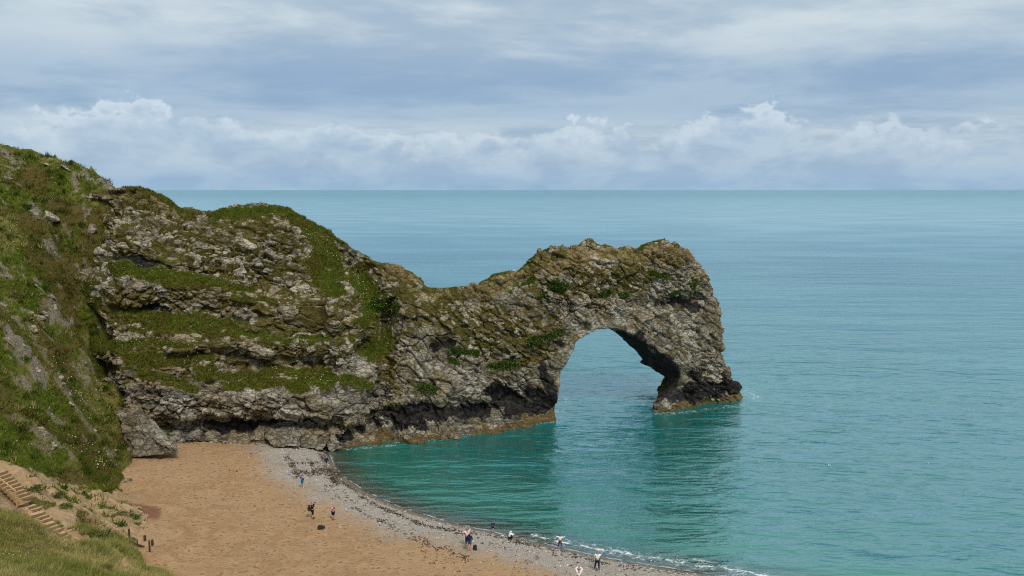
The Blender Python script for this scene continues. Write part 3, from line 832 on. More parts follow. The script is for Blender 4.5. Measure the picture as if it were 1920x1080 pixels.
# ================================================================== the grassy hillside to the left, the hollow with the steps and the spur in front
CP = []
for (px, py, Y) in [(0, 268, 104), (60, 287, 103.5), (150, 318, 103), (203, 345, 103), (-150, 215, 108), (-300, 200, 108),
                    (0, 430, 90), (0, 600, 78), (0, 740, 70), (0, 880, 62), (100, 700, 80), (100, 560, 90), (100, 420, 98), (150, 800, 79), (60, 850, 67), (-150, 600, 70), (-150, 800, 60),
                    (0, 895, 61), (60, 915, 61.5), (0, 950, 56), (0, 972, 50), (60, 985, 50), (130, 1022, 51), (200, 1014, 55.5), (244, 1040, 56.5), (264, 1076, 56.6),
                    (0, 1080, 38), (150, 1080, 42), (250, 1080, 48), (-150, 1000, 46), (-200, 900, 56)]:
    CP.append(at_y(px, py, Y))
for (px, py, z) in [(240, 852, 2.9), (222, 885, 2.9), (203, 912, 3.1), (130, 1010, 6.9), (150, 1017, 6.5), (250, 1024, 3.6), (245, 962, 3.6), (130, 940, 6.7), (100, 906, 6.6),
                    (200, 990, 4.6), (170, 950, 5.2), (320, 1000, 2.0), (300, 960, 2.0), (280, 1045, 3.0), (260, 900, 2.0), (300, 860, 1.5), (300, 1078, 1.0), (290, 1060, 1.8), (345, 1080, 0.5)]:
    CP.append(at_z(px, py, z))
CP += [np.array(p, float) for p in [(-70, 125, 34), (-110, 130, 38), (-40, 125, 8), (-44, 108, 16), (-52, 96, 15), (-48, 92, 8), (-115, 60, 45), (-110, 20, 50), (-70, 30, 30), (-36, 92, -3), (-30, 75, -2), (-24, 66, -1),
                                        (0, -8, 33), (0, 0, 32.2), (-3, 9, 28), (0, 22, 17), (0, 36, 8), (0, 50, -0.5), (-12, 50, 1.0), (25, 20, 18), (25, 45, -1), (45, 30, 2), (45, -5, 30), (-30, 20, 26), (-22, 30, 17), (-20, 42, 8), (-14, 36, 10), (-60, 0, 42), (-25, 0, 35)]]
CP = np.array(CP)
def rbf(C, smooth=0.15):
    n = len(C)
    D = np.hypot(C[:, None, 0] - C[None, :, 0], C[:, None, 1] - C[None, :, 1])
    A = np.zeros((n + 3, n + 3)); A[:n, :n] = D - smooth * np.eye(n) * 3
    A[:n, n] = 1; A[:n, n + 1:] = C[:, :2]; A[n, :n] = 1; A[n + 1:, :n] = C[:, :2].T
    w = np.linalg.solve(A, np.r_[C[:, 2], 0, 0, 0])
    def f(x, y):
        r = w[n] + w[n + 1] * x + w[n + 2] * y
        for i in range(n):
            r = r + w[i] * np.hypot(x - C[i, 0], y - C[i, 1])
        return r
    return f
hill_base = rbf(CP)
def rib2(p):
    along = p[:, 0] * 0.93 + p[:, 1] * 0.36; across = -p[:, 0] * 0.36 + p[:, 1] * 0.93
    return 1 - np.abs(fbm(np.stack([across / 3.0 + 0.2 * np.sin(along * 0.5), along / 20, 0 * across], -1), 2, 47))
def hill_h(x, y):
    x = np.asarray(x, float); y = np.asarray(y, float)
    z = hill_base(x, y)
    p = np.stack([x.ravel(), y.ravel(), 0 * x.ravel()], -1)
    # gullies run down the fall line (mostly +x)
    along = p[:, 0] * 0.93 + p[:, 1] * 0.36; across = -p[:, 0] * 0.36 + p[:, 1] * 0.93
    far = sstep(y, 64, 74)
    gl = fbm(np.stack([across / 2.6, along / 13, 0 * across], -1), 3, 40).reshape(x.shape)
    rib = (1 - np.abs(fbm(np.stack([across / 3.8, along / 16, 0 * across], -1), 2, 44))).reshape(x.shape)
    z = z + far * (1.0 * gl + 1.5 * (rib - 0.95) + 0.9 * (rib2(p).reshape(x.shape) ** 5 - 0.45)) * sstep(z, 3, 7) - 0.9 * sstep(y, 86, 100)
    z = z + 0.16 * fbm(p / 1.7, 3, 45).reshape(x.shape) + 0.35 * fbm(p / 6, 2, 46).reshape(x.shape) * sstep(z, 3.5, 8)
    return z
def hill_at(px, py, lo=25.0, hi=130.0):
    r = ray(px, py)
    ys = np.arange(lo, hi, 0.1)
    P = r[None, :] * (ys / r[1])[:, None] + np.array([0, 0, CAM_H])
    h = np.maximum(hill_h(P[:, 0], P[:, 1]), -5)
    k = np.argmax(P[:, 2] < h)
    return np.array([P[k, 0], P[k, 1], h[k]])
hx = np.concatenate([np.arange(-115, -62, 0.7), np.arange(-62, -20, 0.25), np.arange(-20, 46, 0.8)]); hy = np.concatenate([np.arange(-10, 32, 0.8), np.arange(32, 104, 0.25), np.arange(104, 130, 0.8)])
HX, HY = np.meshgrid(hx, hy, indexing='ij')
HZ = hill_h(HX, HY)
hp = np.stack([HX.ravel(), HY.ravel(), HZ.ravel()], -1)
hvx, hvy = to_px(hp)
hvis = hp[:, 1] > 30
hn = fbm(hp / 2.0, 4, 71); hn2 = fbm(hp / 0.8, 3, 72)
def hmask(caps, amp=0.6, soft=0.8):
    w = strokes(hvx + 8 * hn, hvy + 6 * hn2, caps, soft) * hvis
    return np.clip(w * 1.1 + amp * w * hn2, 0, 1)
EARTH = [(0, 880, 60, 905, 26), (60, 905, 130, 940, 34), (0, 915, 60, 960, 30), (130, 935, 200, 930, 26), (200, 930, 260, 950, 26), (130, 960, 230, 985, 36), (60, 960, 130, 1005, 30),
         (230, 985, 330, 1010, 36), (205, 1025, 218, 1045, 11), (218, 1045, 235, 1065, 12), (235, 1065, 245, 1080, 12), (150, 1012, 200, 1018, 12), (0, 945, 50, 965, 16), (280, 1020, 330, 1080, 30)]
SCREE = [(0, 600, 60, 700, 14), (10, 640, 40, 740, 9), (60, 620, 120, 730, 12), (100, 700, 190, 830, 12), (40, 700, 110, 800, 14), (110, 790, 140, 815, 13), (160, 750, 190, 800, 9), (20, 560, 60, 620, 10),
         (90, 570, 110, 610, 14), (30, 500, 75, 545, 12), (15, 280, 30, 320, 14), (10, 310, 25, 345, 8), (150, 820, 220, 860, 12), (0, 560, 30, 600, 16)]
STONE = [(40, 510, 80, 540, 10), (80, 575, 105, 600, 13), (15, 290, 40, 320, 12), (140, 330, 165, 400, 10), (160, 380, 175, 440, 10), (150, 320, 205, 350, 16), (95, 400, 115, 450, 12), (125, 425, 140, 465, 10), (8, 620, 38, 735, 7), (36, 680, 56, 735, 7), (100, 780, 138, 808, 10)]
earth = hmask(EARTH, 0.9, 0.8) * sstep(hn + 0.7 * hn2, -0.85, -0.25)
scree = hmask([(a, b, c, d, r * 0.8) for a, b, c, d, r in SCREE], 1.6, 1.0) * sstep(hn + 0.6 * hn2, -0.7, 0.25)
stn = hmask(STONE, 1.4, 1.0) * sstep(hn + 0.6 * hn2, -0.6, 0.3)
ribm = sstep(fbm(np.stack([(-hp[:, 0] * 0.36 + hp[:, 1] * 0.93) / 2.4, (hp[:, 0] * 0.93 + hp[:, 1] * 0.36) / 5.0, 0 * hp[:, 0]], -1), 3, 48) + 0.35 * hn2, 0.62, 0.9) * sstep(hp[:, 1], 66, 74) * sstep(hp[:, 2], 8, 14)
stn = np.maximum(stn, 0.85 * ribm)
crest_ = sstep(rib2(hp) + 0.05 * hn2, 0.90, 0.99) * sstep(hp[:, 1], 64, 72) * sstep(hp[:, 2], 5, 9) * sstep(hn + 0.5 * hn2, -0.5, 0.3) * (1 - sstep(hvy, 860, 900))
scree = np.maximum(scree, 0.9 * crest_ * sstep(hvy, 400, 560)); stn = np.maximum(stn, 0.7 * crest_ * (1 - sstep(hvy, 400, 560)))
tuss = np.abs(fbm(hp / 0.9, 2, 49))
W1, W2, WC, Wt = worley(hp / [1.3, 1.3, 1.0] + 0.4 * np.stack([hn, hn2, hn], -1), 19)
clod = fbm(hp / 1.5, 3, 75)
stepm = strokes(hvx, hvy, [(122, 1010, 45, 940, 30), (45, 938, -20, 885, 30), (140, 1012, 192, 1012, 12)], 0.6) * (hp[:, 1] > 52)
earth_r = earth * (1 - stepm)
crev = strokes(hvx, hvy, [(102, 405, 112, 460, 13), (128, 425, 140, 468, 11), (155, 585, 200, 640, 16), (78, 575, 94, 600, 13), (180, 690, 215, 770, 18), (120, 520, 140, 560, 12)], 0.9) * hvis
HZ2 = HZ.ravel() - 1.8 * crev + 0.22 * tuss * (1 - earth) - 0.40 * stepm + earth_r * (0.42 * np.abs(clod) + 0.30 * (WC - 0.5) + 0.25 * Wt - 0.14 * np.exp(-(W2 - W1) / 0.07)) + stn * ((WC - 0.35) * 1.0 + 0.8 * Wt - 0.45 * (1 - sstep(W2 - W1, 0, 0.2)))
yel = sstep(fbm(hp / 7.0, 3, 73) + 0.35 * hn2 + 0.5 * strokes(hvx, hvy, [(0, 985, 200, 1060, 60), (150, 690, 230, 850, 40)], 0.9), 0.05, 0.75)
brn = sstep(fbm(hp / 5.0, 3, 74) + 0.3 * hn2 + 0.15 + 0.8 * strokes(hvx, hvy, [(70, 430, 130, 560, 50), (60, 330, 130, 400, 45), (150, 380, 180, 520, 40), (100, 520, 160, 640, 40), (60, 600, 120, 700, 30)], 0.9), 0.15, 0.85)
grassw = np.clip(1 - 1.2 * earth - 0.85 * scree - stn, 0, 1)
m, t, b = principled('hill_turf_and_earth')
P = t.node('ShaderNodeNewGeometry').outputs['Position']
n1 = t.noise(P, 0.5, 5, 0.6); n2 = t.noise(P, 2.2, 5, 0.65); n3 = t.noise(P, 8.0, 4, 0.7)
turf = t.mix(t.ramp(n2, 0.32, 0.68), (0.034, 0.048, 0.003), (0.100, 0.118, 0.011))
turf = t.mix(t.math('MULTIPLY', t.attr('dry'), 0.75), turf, t.mix(n3, (0.120, 0.095, 0.022), (0.260, 0.205, 0.070)))
turf = t.mix(t.math('MULTIPLY', t.attr('brown'), 0.8), turf, t.mix(n3, (0.050, 0.033, 0.010), (0.130, 0.088, 0.030)))
eth = t.mix(t.ramp(n2, 0.3, 0.7), (0.300, 0.190, 0.098), (0.430, 0.290, 0.165))
eth = t.mix(t.ramp(n1, 0.45, 0.65, 0, 0.6), eth, (0.26, 0.165, 0.085))
eth = t.mix(t.ramp(n3, 0.44, 0.28, 0, 0.75), eth, (0.13, 0.078, 0.04))
scr = t.mix(t.ramp(n3, 0.35, 0.65), (0.085, 0.070, 0.032), (0.210, 0.172, 0.095))
rk = t.mix(t.ramp(n3, 0.35, 0.65), t.mix(n2, (0.050, 0.040, 0.022), (0.110, 0.090, 0.056)), (0.24, 0.205, 0.145))
nb = t.math('MULTIPLY', t.math('SUBTRACT', t.math('ADD', n2, n3), 1.0), 0.7)
def over(c, attr, colr, lo=0.3, hi=0.6):
    a = t.math('MULTIPLY', t.ramp(t.math('ADD', t.attr(attr), nb), lo, hi), t.ramp(t.attr(attr), 0.02, 0.2))
    return t.mix(a, c, colr)
col = over(turf, 'scree', scr)
col = over(col, 'earth', eth, 0.25, 0.5)
col = over(col, 'stone', rk)
t.put(b.inputs['Base Color'], col)
b.inputs['Roughness'].default_value = 0.95
b.inputs['Specular IOR Level'].default_value = 0.15
bp = t.node('ShaderNodeBump'); bp.inputs['Strength'].default_value = 0.9; bp.inputs['Distance'].default_value = 0.2
t.put(bp.inputs['Height'], t.math('ADD', n2, t.math('MULTIPLY', n3, 0.6)))
t.put(b.inputs['Normal'], bp.outputs[0])
TURF = m
hpz = hp.copy(); hpz[:, 2] = HZ2
HF = grid_faces(len(hx), len(hy))
bz = np.where((HX > -58) & (HX < 46) & (HY > 40) & (HY < 106), beach_h(HX, HY), 0.0).ravel()
keep = (hpz[HF, 2] > bz[HF] - 1.2).any(1)
HF = HF[keep]
hillside = tag(link('hillside', mesh_np('hillside', hpz, HF, True, dict(earth=earth, scree=scree, stone=stn, dry=yel, brown=brn)), None, [TURF]),
               'steep grassy hillside with bare earth round the wooden steps', 'hillside', kind='structure')
# ================================================================== loose rock, plants, flowers, wrack
def hull_rock(name, seed, sx=1.0, sy=0.8, sz=0.7, n=16):
    rs = np.random.default_rng(seed)
    P = rs.uniform(-1, 1, (n, 3)); P = np.sign(P) * np.abs(P) ** 0.45
    P *= np.array([sx, sy, sz]) * 0.5
    bm = bmesh.new()
    for p in P:
        bm.verts.new(p)
    r = bmesh.ops.convex_hull(bm, input=bm.verts)
    loose = [v for v in bm.verts if not v.link_faces]
    bmesh.ops.delete(bm, geom=loose, context='VERTS')
    bmesh.ops.bevel(bm, geom=[e for e in bm.edges], offset=0.035, segments=1, affect='EDGES')
    me = bpy.data.meshes.new(name); bm.to_mesh(me); bm.free()
    a = me.attributes.new('tone', 'FLOAT', 'POINT')
    a.data.foreach_set('value', np.full(len(me.vertices), rs.uniform(0.35, 0.95), np.float32))
    me.materials.append(ROCK)
    return me
ROCKS = [hull_rock('rock', 100 + i, 1.0, 0.9, 0.62 + 0.04 * i, 11) for i in range(8)]
wn = Nn[:, :1] * np.r_[ES, 0] + Nn[:, 1:2] * np.r_[ET, 0] + Nn[:, 2:] * np.array([0, 0, 1.0])
view = np.array([0, 0, CAM_H]) - V2
facing = (wn * view).sum(1) / np.linalg.norm(view, axis=1)
cand = np.nonzero((facing > 0.25) & (stone > 0.75) & (rockw > 0.8) & (bk < 0.3) & (li < 0.3) & (rub > 0.45) & (z_ > 2.6) & (t_ < 15))[0]
def place_rocks(ids, parent, count):
    ids = RNG.permutation(ids); used = []
    for i in ids:
        p = V2[i]
        if any((p[0] - q[0]) ** 2 + (p[1] - q[1]) ** 2 + (p[2] - q[2]) ** 2 < 1.3 for q in used):
            continue
        used.append(p)
        me = ROCKS[RNG.integers(len(ROCKS))]
        o = bpy.data.objects.new('rock', me); COL.objects.link(o); o.parent = parent
        sz = RNG.uniform(0.65, 1.15) * (1.25 if RNG.random() < 0.2 else 1)
        nrm = Vector(wn[i])
        q = nrm.to_track_quat('Y', 'Z')
        o.rotation_euler = (q.to_matrix() @ Matrix.Rotation(RNG.uniform(-0.35, 0.35), 3, 'Y')).to_euler()
        o.location = Vector(p) - nrm * sz * 0.30
        o.scale = (sz * RNG.uniform(0.9, 1.5), sz * 0.85, sz * RNG.uniform(0.75, 1.1))
        if len(used) >= count:
            break
ia = s_[cand] > S_of(745)
place_rocks(cand[~ia], headland, 170)
place_rocks(cand[ia], rock_arch, 80)

hsel = np.nonzero((np.maximum(stn, 0.8 * scree) > 0.45) & (hp[:, 1] > 62) & (hvx > -20) & (hvx < 240) & (hvy > 250) & (hvy < 870))[0]
hsel = RNG.permutation(hsel); hused = []
for i in hsel:
    p = hpz[i]
    if any(((p - q) ** 2).sum() < 2.2 for q in hused):
        continue
    hused.append(p)
    o = bpy.data.objects.new('rock', ROCKS[RNG.integers(8)]); COL.objects.link(o); o.parent = hillside
    sz = RNG.uniform(0.5, 1.1) * (1.6 if RNG.random() < 0.25 else 1)
    o.location = Vector(p) - Vector((0, 0, 0.12 * sz)); o.rotation_euler = (RNG.uniform(-0.6, 0.6), RNG.uniform(0.2, 1.0), RNG.uniform(-0.6, 0.6))
    o.scale = (sz * RNG.uniform(1.0, 1.9), sz * 0.9, sz * RNG.uniform(0.6, 1.0))
    if len(hused) >= 90:
        break

# ---- the grey slab that leans at the corner of the cove, and stones at the foot of the cliff
def slab(name, pts, depth, seed):
    bm = bmesh.new()
    back = np.array([-0.45, 0.75, 0.15]) * depth
    for p in pts:
        bm.verts.new(p); bm.verts.new(np.array(p) + back)
    bmesh.ops.convex_hull(bm, input=bm.verts)
    bmesh.ops.triangulate(bm, faces=bm.faces)
    for _ in range(4):
        bmesh.ops.subdivide_edges(bm, edges=[e for e in bm.edges if e.calc_length() > 0.28], cuts=1)
        bmesh.ops.triangulate(bm, faces=bm.faces)
    bm.normal_update()
    vv = np.array([v.co for v in bm.verts]); nn = np.array([v.normal for v in bm.verts])
    a1, a2, ac, at_ = worley(vv / [1.5, 1.5, 1.1], seed)
    dd = (ac - 0.5) * 0.20 + at_ * 0.25 - 0.16 * (1 - sstep(a2 - a1, 0, 0.16)) + 0.10 * fbm(vv / 0.6, 3, seed)
    vv = vv + nn * dd[:, None]
    for v, c in zip(bm.verts, vv):
        v.co = c
    me = bpy.data.meshes.new(name); bm.to_mesh(me); bm.free()
    me.attributes.new('tone', 'FLOAT', 'POINT').data.foreach_set('value', np.clip(0.38 + 0.5 * (ac - 0.5), 0, 1).astype(np.float32))
    me.materials.append(ROCK)
    return me
sl = slab('rock_slab', [at_y(224, 783, 86.5), at_y(262, 779, 86.0), at_y(285, 798, 85.5), at_y(304, 824, 84.6), at_y(336, 850, 84.0), at_y(240, 856, 84.5), at_y(232, 820, 85.5)], 3.2, 5)
def low_slab(pts, depth, seed, label):
    tag(link('rock_slab', slab('rock_slab', [at_y(*q) for q in pts], depth, seed)), label, 'rock slab', kind='thing')
low_slab([(496, 816, 93.2), (520, 808, 93.6), (566, 810, 94.0), (560, 836, 92.2), (515, 838, 91.6)], 2.0, 21, 'low grey slab at the cliff foot beside the top of the shingle')
low_slab([(566, 811, 94.4), (600, 808, 95.0), (620, 820, 95.0), (604, 842, 93.6), (563, 838, 92.8)], 2.0, 22, 'smooth blue grey slab at the cliff foot nearest the water')
low_slab([(604, 815, 95.2), (628, 812, 95.6), (640, 842, 94.6), (618, 848, 94.2)], 1.6, 23, 'upright brown slab at the cliff foot where the water begins')
tag(link('rock_slab', sl), 'big sloping grey rock slab at the corner where hillside meets beach', 'rock slab', kind='thing')
BL = ['wide pale boulder at the cliff foot under the dark undercut, landward side', 'small boulder just right of the wide landward boulder at the cliff foot', 'widest low boulder at the middle of the sandy cliff foot',
      'small stone between two larger boulders at the middle of the cliff foot', 'pale boulder at the cliff foot where sand turns to shingle', 'pale square boulder alone on the sand below the hillside',
      'small pale stone beside the square boulder on the sand', 'boulder on the shingle under the smooth grey cliff foot', 'boulder at the cliff foot closest to the water', 'small boulder at the cliff foot closest to the grey slab']
for k, (px, py, w) in enumerate([(398, 829, 1.5), (420, 832, 0.9), (455, 829, 1.8), (478, 833, 0.8), (505, 831, 1.2), (240, 903, 1.0), (228, 905, 0.5), (560, 836, 1.0), (590, 838, 1.4), (356, 826, 0.7)]):
    p = beach_at(px, py)
    o = bpy.data.objects.new('boulder', ROCKS[k % 8]); COL.objects.link(o)
    o.location = (p[0], p[1], p[2] + 0.10 * w); o.scale = (w, w * 0.8, w * 0.55); o.rotation_euler = (0.1 * k % 0.3, 0.1, k * 1.3)
    tag(o, BL[k], 'boulder', None if px < 300 else 'boulders at the cliff foot')

# ---- plants
def foliage_material():
    m, t, b = principled('grass_blades')
    t.put(b.inputs['Base Color'], t.attr('tint', 0))
    b.inputs['Roughness'].default_value = 0.8
    b.inputs['Specular IOR Level'].default_value = 0.15
    tr = t.node('ShaderNodeBsdfTranslucent'); t.put(tr.inputs[0], t.attr('tint', 0))
    mx = t.node('ShaderNodeMixShader'); mx.inputs[0].default_value = 0.25
    t.l.new(b.outputs[0], mx.inputs[1]); t.l.new(tr.outputs[0], mx.inputs[2])
    t.l.new(mx.outputs[0], m.node_tree.nodes['Material Output'].inputs[0])
    return m
BLADE = foliage_material()
def blades(name, base, nrm, per, hgt, wid, tint, spread, lean=0.45, wind=(0.10, 0.0, 0.0)):
    """base (n,3) tuft feet; tint (n,3)"""
    n = len(base)
    B = np.repeat(base, per, 0); T = np.repeat(tint, per, 0); N = np.repeat(nrm, per, 0); H = np.repeat(hgt, per) * RNG.uniform(0.55, 1.15, n * per)
    off = RNG.normal(0, 1, (n * per, 3)) * np.repeat(np.broadcast_to(spread, n), per)[:, None]; off[:, 2] *= 0.25
    off -= N * (off * N).sum(1)[:, None] * 0.8
    foot = B + off - N * 0.05
    d = np.array([0, 0, 0.75]) + 0.45 * N + RNG.normal(0, lean, (n * per, 3)) + np.array(wind)
    d /= np.linalg.norm(d, axis=1)[:, None]
    a = RNG.uniform(0, 2 * math.pi, n * per)
    side = np.stack([np.cos(a), np.sin(a), 0 * a], -1) * (np.repeat(np.broadcast_to(wid, n), per) * RNG.uniform(0.7, 1.3, n * per))[:, None]
    tip = foot + d * H[:, None]
    V = np.stack([foot - side, foot + side, tip], 1).reshape(-1, 3)
    F = np.arange(len(V)).reshape(-1, 3)
    jt = RNG.uniform(0.7, 1.3, (n * per, 1))
    C = np.repeat(T * jt, 3, 0)
    return link(name, mesh_np(name, V, F, False, dict(tint=C)), None, [BLADE])
def pal(keys, w):
    """mix of tints by normalised weights (n,k)"""
    w = np.maximum(w, 0); w = w / np.maximum(w.sum(1, keepdims=True), 1e-6)
    return w @ np.array(keys)
fc = V2[Fq].mean(1); fg = g[Fq].mean(1); ff = facing[Fq].mean(1)
gi = np.nonzero((fg > 0.55) & (ff > -0.1))[0]
gi = RNG.choice(gi, min(len(gi), 26000), replace=False)
bi = np.nonzero((veg_b[Fq].mean(1) > 0.6) & (fg < 0.5) & (ff > -0.05))[0]
bi = RNG.choice(bi, min(len(bi), 9000), replace=False)
ids = np.r_[gi, bi]
bn = wn[Fq[ids, 0]]
x = fbm(fc[ids] / 3.0, 3, 201); y = fbm(fc[ids] / 1.1, 2, 202)
isb = np.r_[np.zeros(len(gi)), np.ones(len(bi))]
lu = np.maximum(lush, 0)[Fq[ids, 0]]; fh = fresh[Fq[ids, 0]]
tint = pal([(0.055, 0.080, 0.006), (0.135, 0.150, 0.012), (0.115, 0.084, 0.018), (0.26, 0.20, 0.06), (0.042, 0.098, 0.007), (0.110, 0.195, 0.012)],
           np.stack([0.8 - isb * 0.8 + 0.8 * x, 0.7 - isb * 0.5 + 0.8 * y, 0.25 + isb * 0.7 - 0.6 * x, 0.04 + 0.25 * (y - 0.3), 3 * lu, 1.3 * fh * (1 + y)], -1))
tag(blades('ledge_grass', fc[ids], bn, 5, 0.34 - 0.12 * isb + 0.15 * lu, 0.045, tint, 0.16), 'rough olive grass growing on the headland ledges', 'grass', kind='stuff')

HV = hpz
hfc = HV[HF].mean(1)
hn_ = np.cross(HV[HF[:, 2]] - HV[HF[:, 0]], HV[HF[:, 3]] - HV[HF[:, 1]])
harea = np.linalg.norm(hn_, axis=1) / 2
hn_ /= np.maximum(2 * harea, 1e-9)[:, None]
gw = grassw[HF].mean(1)
fpx, fpy = to_px(hfc)
inview = (fpx > -120) & (fpx < 420) & (fpy > 200) & (fpy < 1180) & (hfc[:, 1] > 32)
beachz = np.where((hfc[:, 0] > -58) & (hfc[:, 1] > 40) & (hfc[:, 1] < 106), beach_h(hfc[:, 0], hfc[:, 1]), 0)
inview &= hfc[:, 2] > beachz + 0.1
near_f = hfc[:, 1] < 60
inview &= ~(near_f & (hfc[:, 2] < beachz + 0.45))
def sample(mask, n):
    ids = np.nonzero(mask)[0]
    w = (harea * np.clip(gw, 0, 1) ** 1.5 * (1 - 0.97 * stepm[HF[:, 0]]))[ids]
    return RNG.choice(ids, n, p=w / w.sum())
fi = sample(inview & ~near_f & (gw > 0.12), 52000)
jit = RNG.normal(0, 0.10, (len(fi), 3)); jit[:, 2] = 0
p = hfc[fi] + jit
x = fbm(p / 3.5, 3, 211); y = fbm(p / 1.2, 2, 212); dr = yel[HF[fi, 0]]; bw = brn[HF[fi, 0]]
tint = pal([(0.060, 0.105, 0.007), (0.150, 0.190, 0.014), (0.115, 0.084, 0.019), (0.36, 0.29, 0.10)],
           np.stack([0.6 + 0.9 * x, 0.6 + 0.8 * y, 0.10 + 1.5 * bw, 0.08 + 0.7 * dr * (0.6 + y)], -1))
tag(blades('hillside_grass', p, hn_[fi], 4, np.clip(0.36 + 0.28 * y, 0.15, 0.8), 0.05, tint, 0.2), 'mixed green and dry grass covering the steep hillside', 'grass', kind='stuff')
ti = sample(inview & ~near_f & (gw > 0.3), 900)
tp = np.repeat(hfc[ti], 9, 0) + RNG.normal(0, 0.30, (len(ti) * 9, 3)) * [1, 1, 0.2]
tt_ = np.repeat(np.where(RNG.random((len(ti), 1)) < 0.55, np.array([[0.040, 0.075, 0.006]]), np.where(RNG.random((len(ti), 1)) < 0.5, np.array([[0.12, 0.085, 0.02]]), np.array([[0.30, 0.25, 0.09]]))), 9, 0)
tag(blades('hillside_tussocks', tp, np.repeat(hn_[ti], 9, 0), 5, np.repeat(RNG.uniform(0.45, 0.95, len(ti)), 9), 0.05, tt_, 0.12), 'taller dark and straw tussocks dotted over the steep hillside', 'tussocks', kind='stuff')
ni = sample(inview & near_f & (gw > 0.25), 20000)
p = hfc[ni] + RNG.normal(0, 0.10, (len(ni), 3)) * [1, 1, 0]
x = 1.5 * fbm(p / 3.0, 3, 221); y = 1.3 * fbm(p / 0.9, 2, 222); dr = yel[HF[ni, 0]]
tint = pal([(0.100, 0.130, 0.014), (0.215, 0.220, 0.034), (0.17, 0.120, 0.038), (0.52, 0.43, 0.18)],
           np.stack([0.25 + 0.9 * x, 0.6 + 0.6 * y, 0.12 - 0.4 * x, 0.30 + 1.0 * dr * (0.8 + y)], -1))
tag(blades('spur_grass', p, hn_[ni], 9, np.clip(0.50 + 0.3 * x, 0.22, 0.9), 0.024, tint, 0.16, 0.40, (0.22, 0.05, 0)), 'long windblown green and straw grass on the near spur', 'grass', kind='stuff')

# ---- white flower heads
def flower_material():
    return plain('white_petals', (0.72, 0.72, 0.62), 0.8, 0.12)
def scatter_px(P, caps, n, mask):
    ids = np.nonzero(mask)[0]
    a, b = to_px(P[ids])
    w = strokes(a, b, caps, 0.9) ** 1.3
    k = w > 0.02
    ids, w = ids[k], w[k]
    return RNG.choice(ids, n, p=w / w.sum())
FL1 = [(330, 507, 470, 532, 9), (215, 500, 330, 510, 9), (310, 585, 460, 600, 9), (160, 490, 185, 560, 14), (230, 600, 260, 640, 16), (560, 470, 580, 500, 12), (575, 440, 640, 460, 18), (600, 480, 640, 490, 14),
       (660, 490, 680, 570, 16), (670, 520, 700, 600, 16), (715, 560, 735, 580, 12), (700, 540, 735, 600, 24), (250, 650, 420, 690, 20), (300, 640, 360, 660, 12), (480, 690, 620, 720, 14), (200, 600, 230, 660, 14), (700, 600, 730, 650, 16), (440, 620, 600, 632, 7)]
FL2 = [(10, 420, 45, 480, 14), (30, 460, 45, 500, 10), (95, 330, 135, 345, 14), (85, 370, 110, 380, 10), (60, 610, 120, 700, 18), (110, 690, 190, 790, 18), (130, 820, 190, 870, 20), (100, 840, 130, 860, 10), (180, 850, 210, 870, 14),
       (60, 770, 90, 790, 10), (0, 600, 30, 640, 10), (40, 830, 60, 845, 8), (5, 1045, 40, 1055, 6), (120, 700, 160, 760, 20), (150, 760, 175, 830, 14), (170, 720, 200, 760, 14), (0, 300, 20, 320, 10)]
fl = []
i1 = scatter_px(V2, FL1, 400, (facing > 0.0) & (g > 0.3)); fl.append(V2[i1] + wn[i1] * 0.10 + [0, 0, 0.28])
i2 = scatter_px(HV, FL2, 380, (grassw > 0.2) & (HV[:, 1] > 32)); fl.append(HV[i2] + [0, 0, 0.36])
fp_ = np.vstack(fl) + RNG.normal(0, 0.5, (sum(map(len, fl)), 3)) * [1, 1, 0.35]
fr_ = RNG.uniform(0.028, 0.075, len(fp_)) * np.where(fp_[:, 1] < 60, 0.6, 1.0)
oct_v = np.array([(1, 0, 0), (0, 1, 0), (-1, 0, 0), (0, -1, 0), (0, 0, 0.5), (0, 0, -0.5)])
oct_f = np.array([(0, 1, 4), (1, 2, 4), (2, 3, 4), (3, 0, 4), (1, 0, 5), (2, 1, 5), (3, 2, 5), (0, 3, 5)])
FV = (fp_[:, None] + oct_v[None] * fr_[:, None, None]).reshape(-1, 3)
FF = (np.arange(len(fp_))[:, None, None] * 6 + oct_f[None]).reshape(-1, 3)
tag(link('wildflowers', mesh_np('wildflowers', FV, FF, False), None, [flower_material()]), 'scattered small white flower heads among the grass', 'flowers', kind='stuff')

# ---- leafy green shrubs on the arch and headland
def shrub(px0, py0, px1, py1, r, label):
    sel = np.nonzero((strokes(vx, vy, [(px0, py0, px1, py1, r)], 0.5) > 0.3) & (facing > 0))[0]
    if len(sel) < 5:
        return
    c = V2[sel].mean(0)
    n = int(110 + 2.6 * len(sel) ** 0.75)
    k = RNG.choice(sel, n)
    depth = RNG.uniform(0.0, 0.45, n)
    P = V2[k] + wn[k] * depth[:, None] + RNG.normal(0, 0.12, (n, 3))
    a = RNG.normal(0, 1, (n, 3)); a /= np.linalg.norm(a, axis=1)[:, None]
    b = np.cross(a, RNG.normal(0, 1, (n, 3))); b /= np.linalg.norm(b, axis=1)[:, None]
    L = RNG.uniform(0.10, 0.22, n)[:, None]
    V = np.stack([P - a * L, P + b * L * 0.55, P + a * L, P - b * L * 0.55], 1).reshape(-1, 3) - c
    tn = np.array([0.050, 0.085, 0.014]) * RNG.uniform(0.4, 1.6, (n, 1)) + np.array([0.02, 0.01, 0]) * RNG.uniform(0, 1, (n, 1))
    root = empty('shrub', c)
    lf = link('foliage', mesh_np('foliage', V, np.arange(4 * n).reshape(-1, 4), False, dict(tint=np.repeat(tn, 4, 0))), root, [BLADE])
    tag(root, label, 'shrub', 'green shrubs on the rock')
